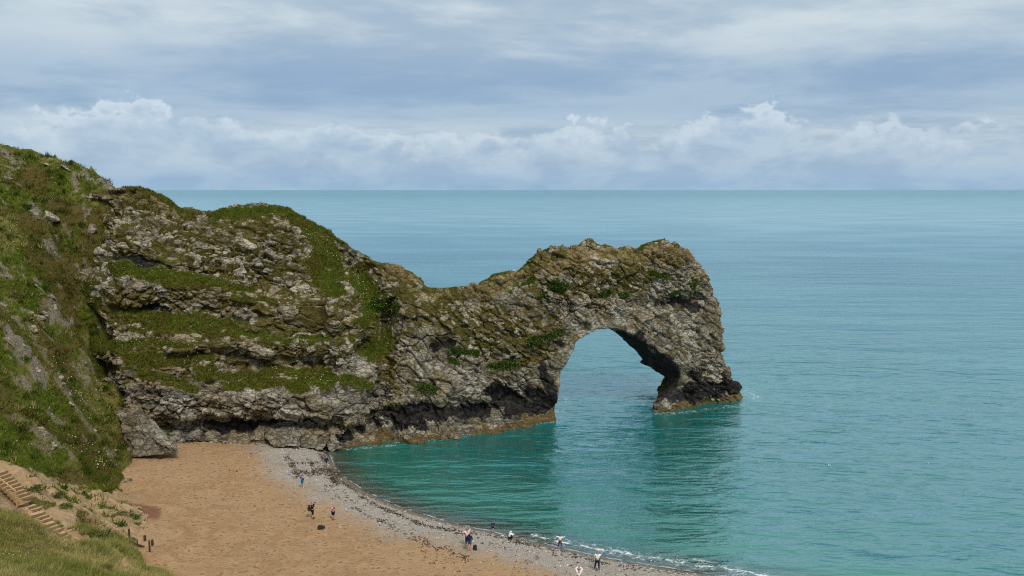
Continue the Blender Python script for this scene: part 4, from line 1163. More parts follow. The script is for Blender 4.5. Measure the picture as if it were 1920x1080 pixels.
for a in [(1035, 530, 1058, 536, 10, 'dark green shrub high on the left shoulder of the arch'),
          (995, 642, 1052, 622, 10, 'long green shrub strip just left of the arch opening'),
          (925, 688, 968, 684, 9, 'green shrub low on the wall left of the arch opening'),
          (848, 655, 888, 661, 9, 'bright green shrub on the middle of the low ridge wall'),
          (1128, 548, 1142, 546, 7, 'small green shrub above the crown of the arch opening'),
          (1166, 554, 1174, 553, 8, 'round green shrub in a pocket over the right of the opening'),
          (1222, 517, 1246, 520, 7, 'small green shrub under the right summit of the arch'),
          (1296, 538, 1302, 530, 7, 'small green shrub near the seaward edge of the arch'),
          (706, 566, 736, 574, 13, 'dark green shrub in the hollow where headland meets arch'),
          (784, 728, 814, 732, 9, 'low green shrub on the wall above the dark cave')]:
    shrub(*a)

# ---- seaweed wrack and pebbles on the shingle
bpnts = []
WR = [(*q[:5], int(q[5] * 0.42)) for q in [(640, 905, 700, 946, 4, 200), (700, 946, 790, 984, 4, 260), (790, 984, 880, 1003, 4, 160), (596, 880, 640, 890, 8, 420), (618, 893, 634, 908, 8, 300), (537, 855, 560, 898, 7, 260), (555, 886, 605, 888, 6, 260), (548, 870, 600, 866, 5, 110),
      (578, 858, 590, 885, 4, 90), (595, 845, 612, 878, 2.5, 60), (655, 950, 760, 1000, 7, 130), (760, 1000, 880, 1050, 8, 150), (950, 1012, 1010, 1026, 4, 130), (1010, 1026, 1130, 1056, 6, 110), (880, 1000, 960, 1012, 4, 60), (1120, 1055, 1290, 1078, 6, 80), (640, 930, 900, 1010, 14, 90), (600, 910, 660, 940, 16, 70), (900, 1010, 1000, 1060, 26, 60), (1000, 1040, 1200, 1078, 22, 90), (700, 970, 850, 1060, 30, 70)]]
for (x0, y0, x1, y1, r, n) in WR:
    tt = RNG.random(n)
    for k in range(n):
        bpnts.append((x0 + (x1 - x0) * tt[k] + RNG.normal(0, r * 0.5), y0 + (y1 - y0) * tt[k] + RNG.normal(0, r * 0.42)))
bpnts = np.array(bpnts)
zz = np.full(len(bpnts), 1.2)
RAYS = np.array([ray(a, b) for a, b in bpnts])
for _ in range(12):
    P = RAYS * ((zz - CAM_H) / RAYS[:, 2])[:, None] + np.array([0, 0, CAM_H])
    zz = 0.4 * zz + 0.6 * beach_h(P[:, 0], P[:, 1])
P[:, 2] = beach_h(P[:, 0], P[:, 1])
n = len(P); per = 3
Q = np.repeat(P, per, 0) + RNG.normal(0, 0.13, (n * per, 3)) * [1, 1, 0] + [0, 0, 0.03]
a = RNG.uniform(0, math.pi, n * per); L = RNG.uniform(0.05, 0.20, n * per); w = RNG.uniform(0.02, 0.06, n * per)
d1 = np.stack([np.cos(a), np.sin(a), RNG.uniform(-0.2, 0.35, n * per)], -1) * L[:, None]; d2 = np.stack([-np.sin(a), np.cos(a), RNG.uniform(-0.3, 0.3, n * per)], -1) * w[:, None]
V = np.stack([Q - d1 - d2 * 0.4, Q + d2 * 1.2, Q + d1 + d2 * 0.3, Q - d2], 1).reshape(-1, 3)
tag(link('seaweed', mesh_np('seaweed', V, np.arange(len(V)).reshape(-1, 4), False), None, [plain('dried_wrack', (0.045, 0.027, 0.014), 0.75, 0.5, 3.0)]), 'dark brown seaweed washed up in lines along the shingle', 'seaweed', kind='stuff')
n = 3800
dd = np.abs(RNG.normal(0, 4.2, n)) + 0.3
k = RNG.integers(6, len(WLs) - 6, n); tt = RNG.random(n)[:, None]
tan = WLs[k + 1] - WLs[k]; tan /= np.linalg.norm(tan, axis=1)[:, None]
base = WLs[k] * (1 - tt) + WLs[k + 1] * tt + np.stack([tan[:, 1], -tan[:, 0]], -1) * dd[:, None]
base = base[shore(base[:, 0], base[:, 1]) > 0.4]
n = len(base)
r = RNG.uniform(0.03, 0.11, n) * (1 + (RNG.random(n) < 0.06))
pz = beach_h(base[:, 0], base[:, 1])
V = (np.c_[base, pz][:, None] + oct_v[None] * (r[:, None] * RNG.uniform(0.7, 1.3, (n, 3)))[:, None, :]).reshape(-1, 3)
F = (np.arange(n)[:, None, None] * 6 + oct_f[None]).reshape(-1, 3)
pm, t, b = principled('pebbles')
t.put(b.inputs['Base Color'], t.mix(t.attr('tone'), (0.13, 0.11, 0.09), (0.55, 0.50, 0.44)))
b.inputs['Roughness'].default_value = 0.8
tag(link('pebbles', mesh_np('pebbles', V, F, True, dict(tone=np.repeat(RNG.random(n), 6))), None, [pm]), 'loose grey pebbles along the shingle edge of the beach', 'pebbles', kind='stuff')
# ================================================================== steps, rail, posts and boards below the hillside
WOOD = plain('weathered_wood', (0.190, 0.120, 0.062), 0.8, 0.35, 9.0, 0.25, 0.01)
WOOD_PALE = plain('new_wood', (0.40, 0.26, 0.12), 0.75, 0.25, 9.0, 0.25, 0.01)
WOOD_DARK = plain('tarred_wood', (0.060, 0.042, 0.028), 0.8, 0.35, 9.0, 0.25, 0.01)
TREAD = plain('trodden_earth', (0.40, 0.27, 0.15), 0.95, 0.2, 6.0, 0.15, 0.02)
def beam_mesh(name, A, B, w, h, up=Vector((0, 0, 1)), org=None):
    """a sawn board from A to B, w across, h along up, with softened edges"""
    A, B = Vector(A), Vector(B); org = Vector(org) if org is not None else A
    d = (B - A).normalized(); sd = d.cross(up).normalized(); u = sd.cross(d).normalized()
    bm = bmesh.new(); q = []
    for P in (A, B):
        for (i, j) in ((-1, -1), (1, -1), (1, 1), (-1, 1)):
            q.append(bm.verts.new(P + sd * (i * w / 2) + u * (j * h / 2) - org))
    for f in ((0, 1, 2, 3), (7, 6, 5, 4), (0, 4, 5, 1), (1, 5, 6, 2), (2, 6, 7, 3), (3, 7, 4, 0)):
        bm.faces.new([q[i] for i in f])
    bmesh.ops.recalc_face_normals(bm, faces=bm.faces)
    bmesh.ops.bevel(bm, geom=list(bm.edges), offset=min(w, h) * 0.12, segments=1, affect='EDGES')
    me = bpy.data.meshes.new(name); bm.to_mesh(me); bm.free()
    return me
def flight(px_edges, zs, label, rail=None, riser_mat=WOOD, tread_mat=TREAD):
    """steps given by the two ends of each nosing, lowest first"""
    L = [at_z(x0, y0, z) for (x0, y0, x1, y1), z in zip(px_edges, zs)]
    R = [at_z(x1, y1, z) for (x0, y0, x1, y1), z in zip(px_edges, zs)]
    root = empty('steps', L[0])
    org = Vector(L[0])
    for k in range(len(L)):
        a, b = Vector(L[k]), Vector(R[k])
        rise = (zs[1] - zs[0])
        st = link('step', beam_mesh('step', a - Vector((0, 0, rise * 0.5)), b - Vector((0, 0, rise * 0.5)), 0.07, rise * 1.05, org=org), root, [riser_mat])
        a2, b2 = (Vector(L[k + 1]), Vector(R[k + 1])) if k + 1 < len(L) else (a + (a - Vector(L[k - 1])), b + (b - Vector(R[k - 1])))
        a2.z = a.z; b2.z = b.z
        m1, m2 = (a + b) / 2, (a2 + b2) / 2
        back = (m2 - m1)
        n_ = back.normalized()
        sd = (b - a).length
        link('tread', beam_mesh('tread', m1 + n_ * 0.036 + Vector((0, 0, -0.30)), m2 + Vector((0, 0, -0.30)), sd * 0.98, 0.56, org=org), st, [tread_mat])
    return tag(root, label, 'steps'), org
n = 10
ed = [(105 - 60 * k / 9, 1013 - 60 * k / 9 + 1.0 * math.sin(k * 2.1), 133 - 61 * k / 9, 1003 - 57 * k / 9 + 1.0 * math.sin(k * 2.1)) for k in range(n)]
flight(ed, [7.05 + 0.185 * k for k in range(n)], 'lower flight of ten earth filled wooden steps below the landing')
ed2 = [(31 - 44 * k / 8, 937 - 46 * k / 8, 62 - 47 * k / 8, 929 - 47 * k / 8) for k in range(9)]
zup = 7.05 + 0.185 * 10.6
up_root, up_org = flight(ed2, [zup + 0.2 * k for k in range(9)], 'upper flight of new wooden steps with a pale handrail', None, WOOD, WOOD_PALE)
# its handrail and end post
za, zb = zup + 0.1, zup + 1.5
rp0, rp1 = at_z(31, 942, za), at_z(-10, 909, zb)
pt = Vector(rp0) + Vector((0, 0, 0.95))
link('handrail', beam_mesh('handrail', pt, Vector(rp1) + Vector((0, 0, 0.95)), 0.09, 0.11, org=up_org), up_root, [WOOD_PALE])
link('rail_post', beam_mesh('rail_post', Vector(rp0) - Vector((0, 0, 0.4)), pt, 0.10, 0.10, Vector((0, 1, 0)), up_org), up_root, [WOOD_PALE])
def ground_at(px, py):
    z = 5.0
    for _ in range(24):
        p = at_z(px, py, z)
        h = max(float(beach_h(p[:1], p[1:2])[0]), float(hill_h(p[:1], p[1:2])[0]))
        z = 0.6 * z + 0.4 * h
    return at_z(px, py, z)
def post(px, py, h, w, label, mat=WOOD_DARK, lean=0.0):
    p = ground_at(px, py)
    root = empty('post', p)
    link('shaft', beam_mesh('shaft', (0, 0, -0.3), (lean, 0, h), w, w, Vector((0, 1, 0)), (0, 0, 0)), root, [mat])
    link('cap', beam_mesh('cap', (lean, 0, h - 0.004), (lean, 0, h + 0.03), w * 1.12, w * 1.12, Vector((0, 1, 0)), (0, 0, 0)), root, [mat])
    return tag(root, label, 'post', 'posts at the foot of the path')
post(243, 1013, 1.02, 0.13, 'tall dark post at the landward end of the low board')
post(258, 1026, 0.62, 0.09, 'thin short post rising from the middle of the low board')
post(272, 1014, 0.48, 0.17, 'short thick post nearer the edging, left of two stubs on the sand')
post(281, 1035, 1.0, 0.12, 'tall dark post standing nearest the grass spur on the sand')
post(286, 1023, 0.52, 0.17, 'short thick post just behind the tall seaward post')
def board(p0, p1, label, mat=WOOD, h=0.22):
    a, b = ground_at(*p0), ground_at(*p1)
    me = beam_mesh('edging_board', Vector(a) + Vector((0, 0, 0.06)), Vector(b) + Vector((0, 0, 0.06)), 0.07, h)
    o = link('edging_board', me, None, [mat]); o.location = a
    return tag(o, label, 'board')
board((238, 1016), (271, 1026), 'dark low board linking the posts at the sand edge', WOOD_DARK)
board((139, 1009), (154, 1016), 'short pale edging board at the foot of the steps', WOOD_PALE)
board((155, 1016), (190, 1010), 'longer pale edging board beside the bush below the steps', WOOD_PALE)
# a bush beside the path and tufts on the bare earth
def bush(px, py, r, h, label, col=(0.06, 0.07, 0.015)):
    c = ground_at(px, py)
    n = 420
    d = RNG.normal(0, 1, (n, 3)); d /= np.linalg.norm(d, axis=1)[:, None]
    r, h = r * 1.25, h * 0.75
    P = d * np.array([r, r * 0.7, h]) * (RNG.random((n, 1)) ** 0.4) * (1 + 0.7 * fbm(d * 2 + px, 2, 300)[:, None])
    P[:, 2] = np.abs(P[:, 2]) + 0.02
    a = RNG.normal(0, 1, (n, 3)); a /= np.linalg.norm(a, axis=1)[:, None]
    b = np.cross(a, RNG.normal(0, 1, (n, 3))); b /= np.linalg.norm(b, axis=1)[:, None]
    L = RNG.uniform(0.05, 0.13, n)[:, None]
    V = np.stack([P - a * L, P + b * L * 0.5, P + a * L, P - b * L * 0.5], 1).reshape(-1, 3)
    tn = np.array(col) * RNG.uniform(0.8, 2.2, (n, 1))
    root = empty('bush', c)
    link('foliage', mesh_np('foliage', V, np.arange(4 * n).reshape(-1, 4), False, dict(tint=np.repeat(tn, 4, 0))), root, [BLADE])
    st = [(0, 0, -0.1)]; 
    link('stem', beam_mesh('stem', (0, 0, -0.15), (0.05, 0, h * 0.6), 0.05, 0.05, Vector((0, 1, 0)), (0, 0, 0)), root, [WOOD_DARK])
    tag(root, label, 'bush', 'low bushes on the bare earth')
bush(178, 1006, 0.95, 0.65, 'low olive bush behind the longer edging board')
bush(252, 972, 0.45, 0.45, 'small bright green bush below the patch of red clay', (0.045, 0.09, 0.012))
bush(225, 965, 1.1, 0.55, 'straggly dry bush on the bank left of the red clay', (0.12, 0.10, 0.035))
bush(118, 951, 0.6, 0.28, 'tiny green bush in the middle of the bare slope', (0.06, 0.085, 0.014))
bush(65, 917, 0.9, 0.3, 'flat green bush on bare earth beside the upper flight', (0.055, 0.07, 0.014))
bush(105, 930, 0.85, 0.3, 'flat dark bush between the upper flight and the hillside foot', (0.06, 0.065, 0.015))
bush(145, 968, 1.0, 0.28, 'flat olive bush right of the middle of the lower flight', (0.075, 0.07, 0.02))
bush(148, 982, 0.9, 0.26, 'low brown bush under the flat olive one on bare earth', (0.09, 0.065, 0.02))

# ================================================================== bags left on the beach
BLACKCLOTH = plain('black_nylon', (0.014, 0.014, 0.017), 0.7, 0.4, 20)
STRAP = plain('black_strap', (0.022, 0.022, 0.024), 0.7, 0.3, 20)
def soft_box(name, sx, sy, sz, seed=1, taper=0.75):
    bm = bmesh.new()
    bmesh.ops.create_cube(bm, size=1.0)
    bmesh.ops.subdivide_edges(bm, edges=list(bm.edges), cuts=5, use_grid_fill=True)
    rs = np.array([v.co for v in bm.verts])
    nrm = rs / np.maximum(np.linalg.norm(rs, axis=1)[:, None], 1e-6)
    p = rs * 0.62 + nrm * 0.22
    p *= (1 + 0.10 * fbm(nrm * 2.2 + seed, 2, seed))[:, None]
    k = 1 - (1 - taper) * np.clip(p[:, 2:3] + 0.5, 0, 1)
    p[:, :2] *= k
    p = p * np.array([sx, sy, sz]) + np.array([0, 0, sz * 0.47])
    for v, c in zip(bm.verts, p):
        v.co = c
    for f in bm.faces:
        f.smooth = True
    me = bpy.data.meshes.new(name); bm.to_mesh(me); bm.free()
    return me
def rucksack(loc, rz, s, label, tilt=0.0):
    root = empty('backpack', loc, rz); root.rotation_euler = (tilt, 0, rz)
    link('body', soft_box('body', 0.34 * s, 0.22 * s, 0.50 * s, 3), root, [BLACKCLOTH])
    pk = link('pocket', soft_box('pocket', 0.26 * s, 0.10 * s, 0.24 * s, 4), root, [STRAP]); pk.location = (0, -0.12 * s, 0.04 * s)
    for sx in (-1, 1):
        pts = [Vector((sx * 0.09 * s, 0.08 * s, 0.44 * s)), Vector((sx * 0.10 * s, 0.17 * s, 0.36 * s)), Vector((sx * 0.10 * s, 0.16 * s, 0.16 * s)), Vector((sx * 0.12 * s, 0.09 * s, 0.06 * s))]
        bm = bmesh.new(); prev = None
        for q in pts:
            cur = [bm.verts.new(q + Vector((dx * 0.03 * s, 0, 0))) for dx in (-1, 1)] + [bm.verts.new(q + Vector((dx * 0.03 * s, 0.012, 0))) for dx in (1, -1)]
            if prev:
                for i in range(4):
                    bm.faces.new([prev[i], prev[(i + 1) % 4], cur[(i + 1) % 4], cur[i]])
            prev = cur
        me = bpy.data.meshes.new('strap'); bm.to_mesh(me); bm.free()
        link('strap', me, root, [STRAP])
    return tag(root, label, 'backpack')
p = beach_at(891, 1031)
rucksack(p, 0.5, 1.0, 'black backpack standing on the shingle beside the person in denim shorts')
p = beach_at(601, 992)
root = empty('bag', p, 0.4)
link('body', soft_box('body', 0.62, 0.42, 0.40, 8, 0.6), root, [BLACKCLOTH])
fl_ = link('flap', soft_box('flap', 0.30, 0.30, 0.16, 9, 0.8), root, [STRAP]); fl_.location = (0.30, 0.02, 0.10)
tag(root, 'black bag lying on the sand in front of the couple', 'bag')
for k, (px, py, lab) in enumerate([(478, 949, 'small black stone alone on the middle of the sand'), (444, 884, 'small dark stone on the upper sand below the cliff'), (471, 851, 'dark stone farther along the sand near the cliff foot'), (487, 847, 'smaller dark stone beside another near the cliff foot'), (430, 883, 'tiny dark stone left of its twin on the upper sand')]):
    q = beach_at(px, py)
    o = bpy.data.objects.new('stone', ROCKS[(k + 3) % 8].copy()); COL.objects.link(o)
    o.data.materials[0] = BLACKCLOTH if k == 0 else WOOD_DARK
    o.location = (q[0], q[1], q[2] + 0.03); o.scale = (0.34 - 0.03 * k, 0.25, 0.2); o.rotation_euler = (0, 0, k)
    tag(o, lab, 'stone')
# ================================================================== people on the beach
def cloth(name, col, var=0.12):
    return plain(name, col, 0.85, var, 14, 0.2)
SKIN = cloth('skin', (0.46, 0.27, 0.18), 0.06)
C = dict(navy=cloth('navy', (0.016, 0.018, 0.060)), black=cloth('black', (0.012, 0.012, 0.014)), teal=cloth('teal_towel', (0.008, 0.13, 0.22), 0.3), blue=cloth('royal_blue', (0.012, 0.028, 0.17)),
         pink=cloth('pink', (0.72, 0.47, 0.46)), white=cloth('white', (0.74, 0.73, 0.74), 0.06), red=cloth('red', (0.55, 0.010, 0.014)), denim=cloth('denim', (0.045, 0.085, 0.19)), jeans=cloth('dark_jeans', (0.014, 0.018, 0.045)),
         maroon=cloth('maroon', (0.09, 0.018, 0.035)), brown_hair=cloth('brown_hair', (0.055, 0.028, 0.014)), dark_hair=cloth('dark_hair', (0.016, 0.010, 0.008)), fair_hair=cloth('fair_hair', (0.22, 0.13, 0.055)), grey_hair=cloth('grey_hair', (0.22, 0.16, 0.12)),
         shoe=cloth('dark_shoe', (0.016, 0.012, 0.012)), white_shoe=cloth('white_shoe', (0.72, 0.70, 0.66)))
_m, t, b = principled('patterned_top')
co = t.node('ShaderNodeTexCoord').outputs['Object']
vv = t.voro(co, 9.0, 'F1', 1)
k = t.xyz(vv)[0]
t.put(b.inputs['Base Color'], t.mix(t.ramp(k, 0.60, 0.64), t.mix(t.ramp(k, 0.30, 0.34), (0.70, 0.62, 0.64), (0.50, 0.12, 0.18)), (0.03, 0.012, 0.018)))
b.inputs['Roughness'].default_value = 0.9
C['pattern'] = _m

STAND = dict(pelvis=(0, 0, .535), waist=(0, 0, .61), chest=(0, 0, .73), neck=(0, -.003, .835), jaw=(0, .016, .878), skull=(0, 0, .935),
             shoL=(-.100, 0, .800), elbL=(-.128, -.012, .640), wriL=(-.132, .020, .500), shoR=(.100, 0, .800), elbR=(.128, -.012, .640), wriR=(.132, .020, .500),
             hipL=(-.052, 0, .505), kneL=(-.056, .012, .285), ankL=(-.058, -.012, .050), toeL=(-.066, .072, .020), hipR=(.052, 0, .505), kneR=(.056, .012, .285), ankR=(.058, -.012, .050), toeR=(.066, .072, .020))
RAD = dict(pelvis=.072, waist=.066, chest=.078, neck=.032, jaw=.043, skull=.056, sho=.038, elb=.026, wri=.018, hip=.056, kne=.034, ank=.022, toe=.018)
JOBS = []
def job(name, nodes, edges, parent, mat, sub=1):
    bm = bmesh.new()
    lay = bm.verts.layers.skin.verify()
    vs = []
    for i, (p, r) in enumerate(nodes):
        v = bm.verts.new(p); v[lay].radius = r if isinstance(r, tuple) else (r, r); v[lay].use_root = (i == 0)
        vs.append(v)
    for a, c in edges:
        bm.edges.new((vs[a], vs[c]))
    me = bpy.data.meshes.new(name); bm.to_mesh(me); bm.free()
    o = link('tmp_' + name, me)
    sk = o.modifiers.new('skin', 'SKIN'); sk.use_smooth_shade = True
    ss = o.modifiers.new('sub', 'SUBSURF'); ss.levels = sub; ss.render_levels = sub
    JOBS.append((o, name, parent, mat))
def lerp(a, b, f):
    return tuple(x + (y - x) * f for x, y in zip(a, b))
def person(px, py, h, face, label, pose=None, hair='brown_hair', hair_long=False, wear=(), lift=0.0, hood=None):
    """wear: (part name, kind, colour, size); face in degrees, 0 = looking out along the view, 90 = to the right"""
    J = dict(STAND); J.update(pose or {})
    foot = beach_at(px, py)
    root = empty('person', (foot[0], foot[1], foot[2] + lift), -math.radians(face))
    S = lambda k: tuple(c * h for c in J[k])
    # body: one surface from toes to fingertips
    nodes, idx, edges = [], {}, []
    def add(key, p, r):
        idx[key] = len(nodes); nodes.append((p, r if isinstance(r, tuple) else r * h)); return idx[key]
    for kk in ('pelvis', 'waist', 'chest', 'neck', 'jaw', 'skull'):
        add(kk, S(kk), RAD[kk])
    edges += [(0, 1), (1, 2), (2, 3), (3, 4), (4, 5)]
    jx, jy, jz = J['jaw']; f_ = Vector(J['skull']) - Vector(J['neck'])
    add('nose', tuple(c * h for c in (jx, jy + .050, jz + .030)), .010); edges.append((idx['jaw'], idx['nose']))
    for s_n, sx in (('L', -1), ('R', 1)):
        for a, r in (('sho', .038), ('elb', .026), ('wri', .018)):
            add(a + s_n, S(a + s_n), r)
        edges += [(idx['chest'], idx['sho' + s_n]), (idx['sho' + s_n], idx['elb' + s_n]), (idx['elb' + s_n], idx['wri' + s_n])]
        e, w = Vector(J['elb' + s_n]), Vector(J['wri' + s_n]); d = (w - e).normalized()
        sd = d.cross(Vector((0, 1, 0.2)))
        sd = sd.normalized() if sd.length > 0.1 else Vector((1, 0, 0))
        nrm = sd.cross(d)
        palm = w + d * .040
        add('palm' + s_n, tuple(palm * h), .015); edges.append((idx['wri' + s_n], idx['palm' + s_n]))
        for q, ln in enumerate((.034, .042, .045, .040, .031)):          # thumb, then four fingers
            if q == 0:
                a1 = w + d * .020 + sd * .017 + nrm * .004; a2 = a1 + (d * .7 + sd * .6).normalized() * .026
                base = idx['wri' + s_n]
            else:
                a1 = palm + d * .018 + sd * ((2.5 - q) * .0085); a2 = a1 + (d + nrm * .45).normalized() * ln
                base = idx['palm' + s_n]
            i1 = add('f%s%d' % (s_n, q), tuple(a1 * h), .0052); i2 = add('g%s%d' % (s_n, q), tuple(a2 * h), .0046)
            edges += [(base, i1), (i1, i2)]
        for a, r in (('hip', .056), ('kne', .036), ('ank', .023), ('toe', .018)):
            add(a + s_n, S(a + s_n), r)
        edges += [(idx['pelvis'], idx['hip' + s_n]), (idx['hip' + s_n], idx['kne' + s_n]), (idx['kne' + s_n], idx['ank' + s_n]), (idx['ank' + s_n], idx['toe' + s_n])]
    job('body', nodes, edges, root, SKIN)
    # hair or hood
    sk, jw = Vector(J['skull']), Vector(J['jaw'])
    hn = [(tuple((sk + Vector((0, -.010, .012))) * h), .060 * h), (tuple((sk + Vector((0, -.024, -.030))) * h), .050 * h)]
    he = [(0, 1)]
    if hair_long:
        hn.append((tuple((Vector(J['neck']) + Vector((0, -.045, -.02))) * h), .034 * h)); he.append((1, 2))
    if hood:
        hn = [(tuple((sk + Vector((0, -.006, .008))) * h), .070 * h), (tuple((sk + Vector((0, -.022, -.045))) * h), .064 * h), (tuple((Vector(J['neck']) + Vector((0, -.02, -.01))) * h), .055 * h)]
        he = [(0, 1), (1, 2)]
        job('hood', hn, he, root, C[hood])
    else:
        job('hair', hn, he, root, C[hair])
    for (nm, kind, colr, sz) in wear:
        n2, e2 = [], []
        def a2(p, r):
            n2.append((tuple(c * h for c in p), r * h)); return len(n2) - 1
        if kind == 'top':                                   # sz = sleeve length 0..2 (1 = elbow)
            lo = lerp(J['pelvis'], J['waist'], 0.25)
            i = [a2(lo, .083), a2(J['waist'], .078), a2(J['chest'], .088), a2(lerp(J['chest'], J['neck'], 0.8), .046)]
            e2 += [(0, 1), (1, 2), (2, 3)]
            for s_n in 'LR':
                j = a2(J['sho' + s_n], .049); e2.append((2, j))
                k1 = min(sz, 1.0); j2 = a2(lerp(J['sho' + s_n], J['elb' + s_n], k1), .040); e2.append((j, j2))
                if sz > 1:
                    j3 = a2(lerp(J['elb' + s_n], J['wri' + s_n], sz - 1), .030); e2.append((j2, j3))
        elif kind == 'legs':                                # sz = length 0..2 (1 = knee)
            a2(J['pelvis'], .080)
            for s_n in 'LR':
                j = a2(J['hip' + s_n], .067); e2.append((0, j))
                k1 = min(sz, 1.0); j2 = a2(lerp(J['hip' + s_n], J['kne' + s_n], k1), .058 - 0.010 * k1); e2.append((j, j2))
                if sz > 1:
                    j3 = a2(lerp(J['kne' + s_n], J['ank' + s_n], sz - 1), .034); e2.append((j2, j3))
        elif kind == 'shoes':
            pass
        elif kind == 'robe':                                # wrapped round from the shoulders; sz = bottom height
            i = [a2((0, 0, .78), .115), a2((0, 0, .62), .125), a2((0, 0, sz), .105)]
            e2 += [(0, 1), (1, 2)]
        elif kind == 'coat':                                # sz = bottom height
            a2((0, 0, sz), .095); a2(J['pelvis'], .090); a2(J['chest'], .092); a2(lerp(J['chest'], J['neck'], 0.8), .050)
            e2 += [(0, 1), (1, 2), (2, 3)]
            for s_n in 'LR':
                j = a2(J['sho' + s_n], .050); j2 = a2(J['elb' + s_n], .040); j3 = a2(J['wri' + s_n], .032)
                e2 += [(2, j), (j, j2), (j2, j3)]
        elif kind == 'skirt':
            a2(J['waist'], .082); a2(J['pelvis'], .092); a2((J['pelvis'][0], J['pelvis'][1], sz), .098)
            e2 += [(0, 1), (1, 2)]
        if kind == 'shoes':
            for s_n in 'LR':
                n2, e2 = [], []
                a2(lerp(J['ank' + s_n], J['toe' + s_n], -0.15), .027); a2(lerp(J['ank' + s_n], J['toe' + s_n], 0.5), .027); a2(lerp(J['ank' + s_n], J['toe' + s_n], 1.1), .022)
                job('shoe', n2, [(0, 1), (1, 2)], root, C[colr])
        else:
            job(nm, n2, e2, root, C[colr])
    tag(root, label, 'person', 'people on the beach')
    return root, foot, h

ARMS_UP_CAM = dict(elbL=(-.135, .070, .735), wriL=(-.040, .125, .875), elbR=(.135, .070, .735), wriR=(.040, .125, .875))
FOLDED = dict(elbL=(-.140, .010, .660), wriL=(.020, .105, .670), elbR=(.140, .010, .660), wriR=(-.020, .110, .690))
person(612.5, 878, 1.60, 150, 'person in a long navy hooded coat standing at the far water edge', dict(kneL=(-.05, .05, .285), ankL=(-.05, .06, .05), toeL=(-.06, .14, .02)), hood='navy',
       wear=[('coat', 'coat', 'navy', .40)])
person(567, 915, 1.42, 20, 'person wrapped in a blue and teal towel standing on the sand', dict(elbL=(-.11, .06, .66), wriL=(-.03, .10, .70), elbR=(.11, .06, .66), wriR=(.03, .10, .70)), hair='fair_hair',
       wear=[('towel', 'robe', 'teal', .36), ('collar', 'top', 'blue', .9), ('shoe', 'shoes', 'white_shoe', 1)])
r3, f3, h3 = person(586, 973, 1.80, 70, 'person all in black with a backpack, photographing the arch', dict(ARMS_UP_CAM, ankL=(-.06, .05, .05), toeL=(-.06, .13, .02), kneL=(-.058, .05, .285)), hair='brown_hair',
       wear=[('jacket', 'top', 'black', 1.85), ('shorts', 'legs', 'black', 1.15), ('shoe', 'shoes', 'shoe', 1)])
person(625, 975, 1.60, 200, 'person in a pink and white patterned top with folded arms', FOLDED, hair='fair_hair',
       wear=[('top', 'top', 'pattern', 1.2), ('shorts', 'legs', 'black', 0.95), ('shoe', 'shoes', 'shoe', 1)])
person(880.5, 1032.5, 1.72, 10, 'person in a navy jacket and denim shorts standing beside the backpack', dict(elbR=(.14, .03, .65), wriR=(.10, .10, .56)), hair='dark_hair', hair_long=True,
       wear=[('jacket', 'coat', 'navy', .44), ('shorts', 'legs', 'denim', .78), ('shoe', 'shoes', 'white_shoe', 1)])
person(876, 1024, 1.74, -10, 'person in a pink top stretching one arm out, behind the navy jacket', dict(elbL=(-.235, .02, .775), wriL=(-.360, .03, .770), elbR=(.150, .04, .90), wriR=(.120, .06, 1.04)), hair='dark_hair',
       wear=[('top', 'top', 'pink', 1.1), ('trousers', 'legs', 'black', 1.7), ('shoe', 'shoes', 'shoe', 1)])
person(924, 998, 1.24, -20, 'child in a blue jacket and dark shorts by the shallows', dict(), hair='dark_hair',
       wear=[('jacket', 'top', 'blue', 1.95), ('shorts', 'legs', 'black', .85)])
person(957, 1012, 1.55, 70, 'person in a white hooded top crouching at the water edge',
       dict(pelvis=(0, -.08, .175), waist=(0, -.07, .25), chest=(0, -.02, .37), neck=(0, .03, .47), jaw=(0, .06, .505), skull=(0, .05, .56), shoL=(-.09, .0, .44), shoR=(.09, .0, .44), elbL=(-.11, .11, .33), wriL=(-.06, .21, .33), elbR=(.11, .11, .33), wriR=(.06, .21, .33),
            hipL=(-.05, -.07, .16), hipR=(.05, -.07, .16), kneL=(-.08, .13, .245), kneR=(.08, .13, .245), ankL=(-.07, .0, .05), ankR=(.07, .0, .05), toeL=(-.075, .085, .02), toeR=(.075, .085, .02)), hood='white',
       wear=[('hoodie', 'top', 'white', 1.9), ('trousers', 'legs', 'black', 1.9), ('shoe', 'shoes', 'shoe', 1)])
person(1050, 1027, 1.36, 10, 'child in a white top and red shorts flinging both arms out', dict(elbL=(-.220, .02, .800), wriL=(-.330, .03, .835), elbR=(.225, .03, .775), wriR=(.345, .05, .880), kneL=(-.08, .01, .285), ankL=(-.11, -.01, .05), toeL=(-.12, .07, .02), kneR=(.08, .01, .285), ankR=(.11, -.01, .05), toeR=(.12, .07, .02)), hair='brown_hair',
       wear=[('top', 'top', 'white', 1.95), ('leggings', 'legs', 'black', 1.8), ('shorts', 'legs', 'red', .55), ('shoe', 'shoes', 'shoe', 1)])
person(1120, 1069, 1.78, 15, 'person in a white shirt and dark jeans raising one arm on the shingle', dict(elbL=(-.170, -.03, .665), wriL=(-.105, .00, .565), elbR=(.185, .07, .800), wriR=(.125, .12, .940), kneL=(-.10, .01, .285), ankL=(-.14, -.01, .05), toeL=(-.16, .07, .02), kneR=(.07, .01, .285), ankR=(.085, -.01, .05), toeR=(.095, .07, .02)), hair='grey_hair',
       wear=[('shirt', 'top', 'white', .75), ('jeans', 'legs', 'jeans', 1.95), ('shoe', 'shoes', 'shoe', 1)])
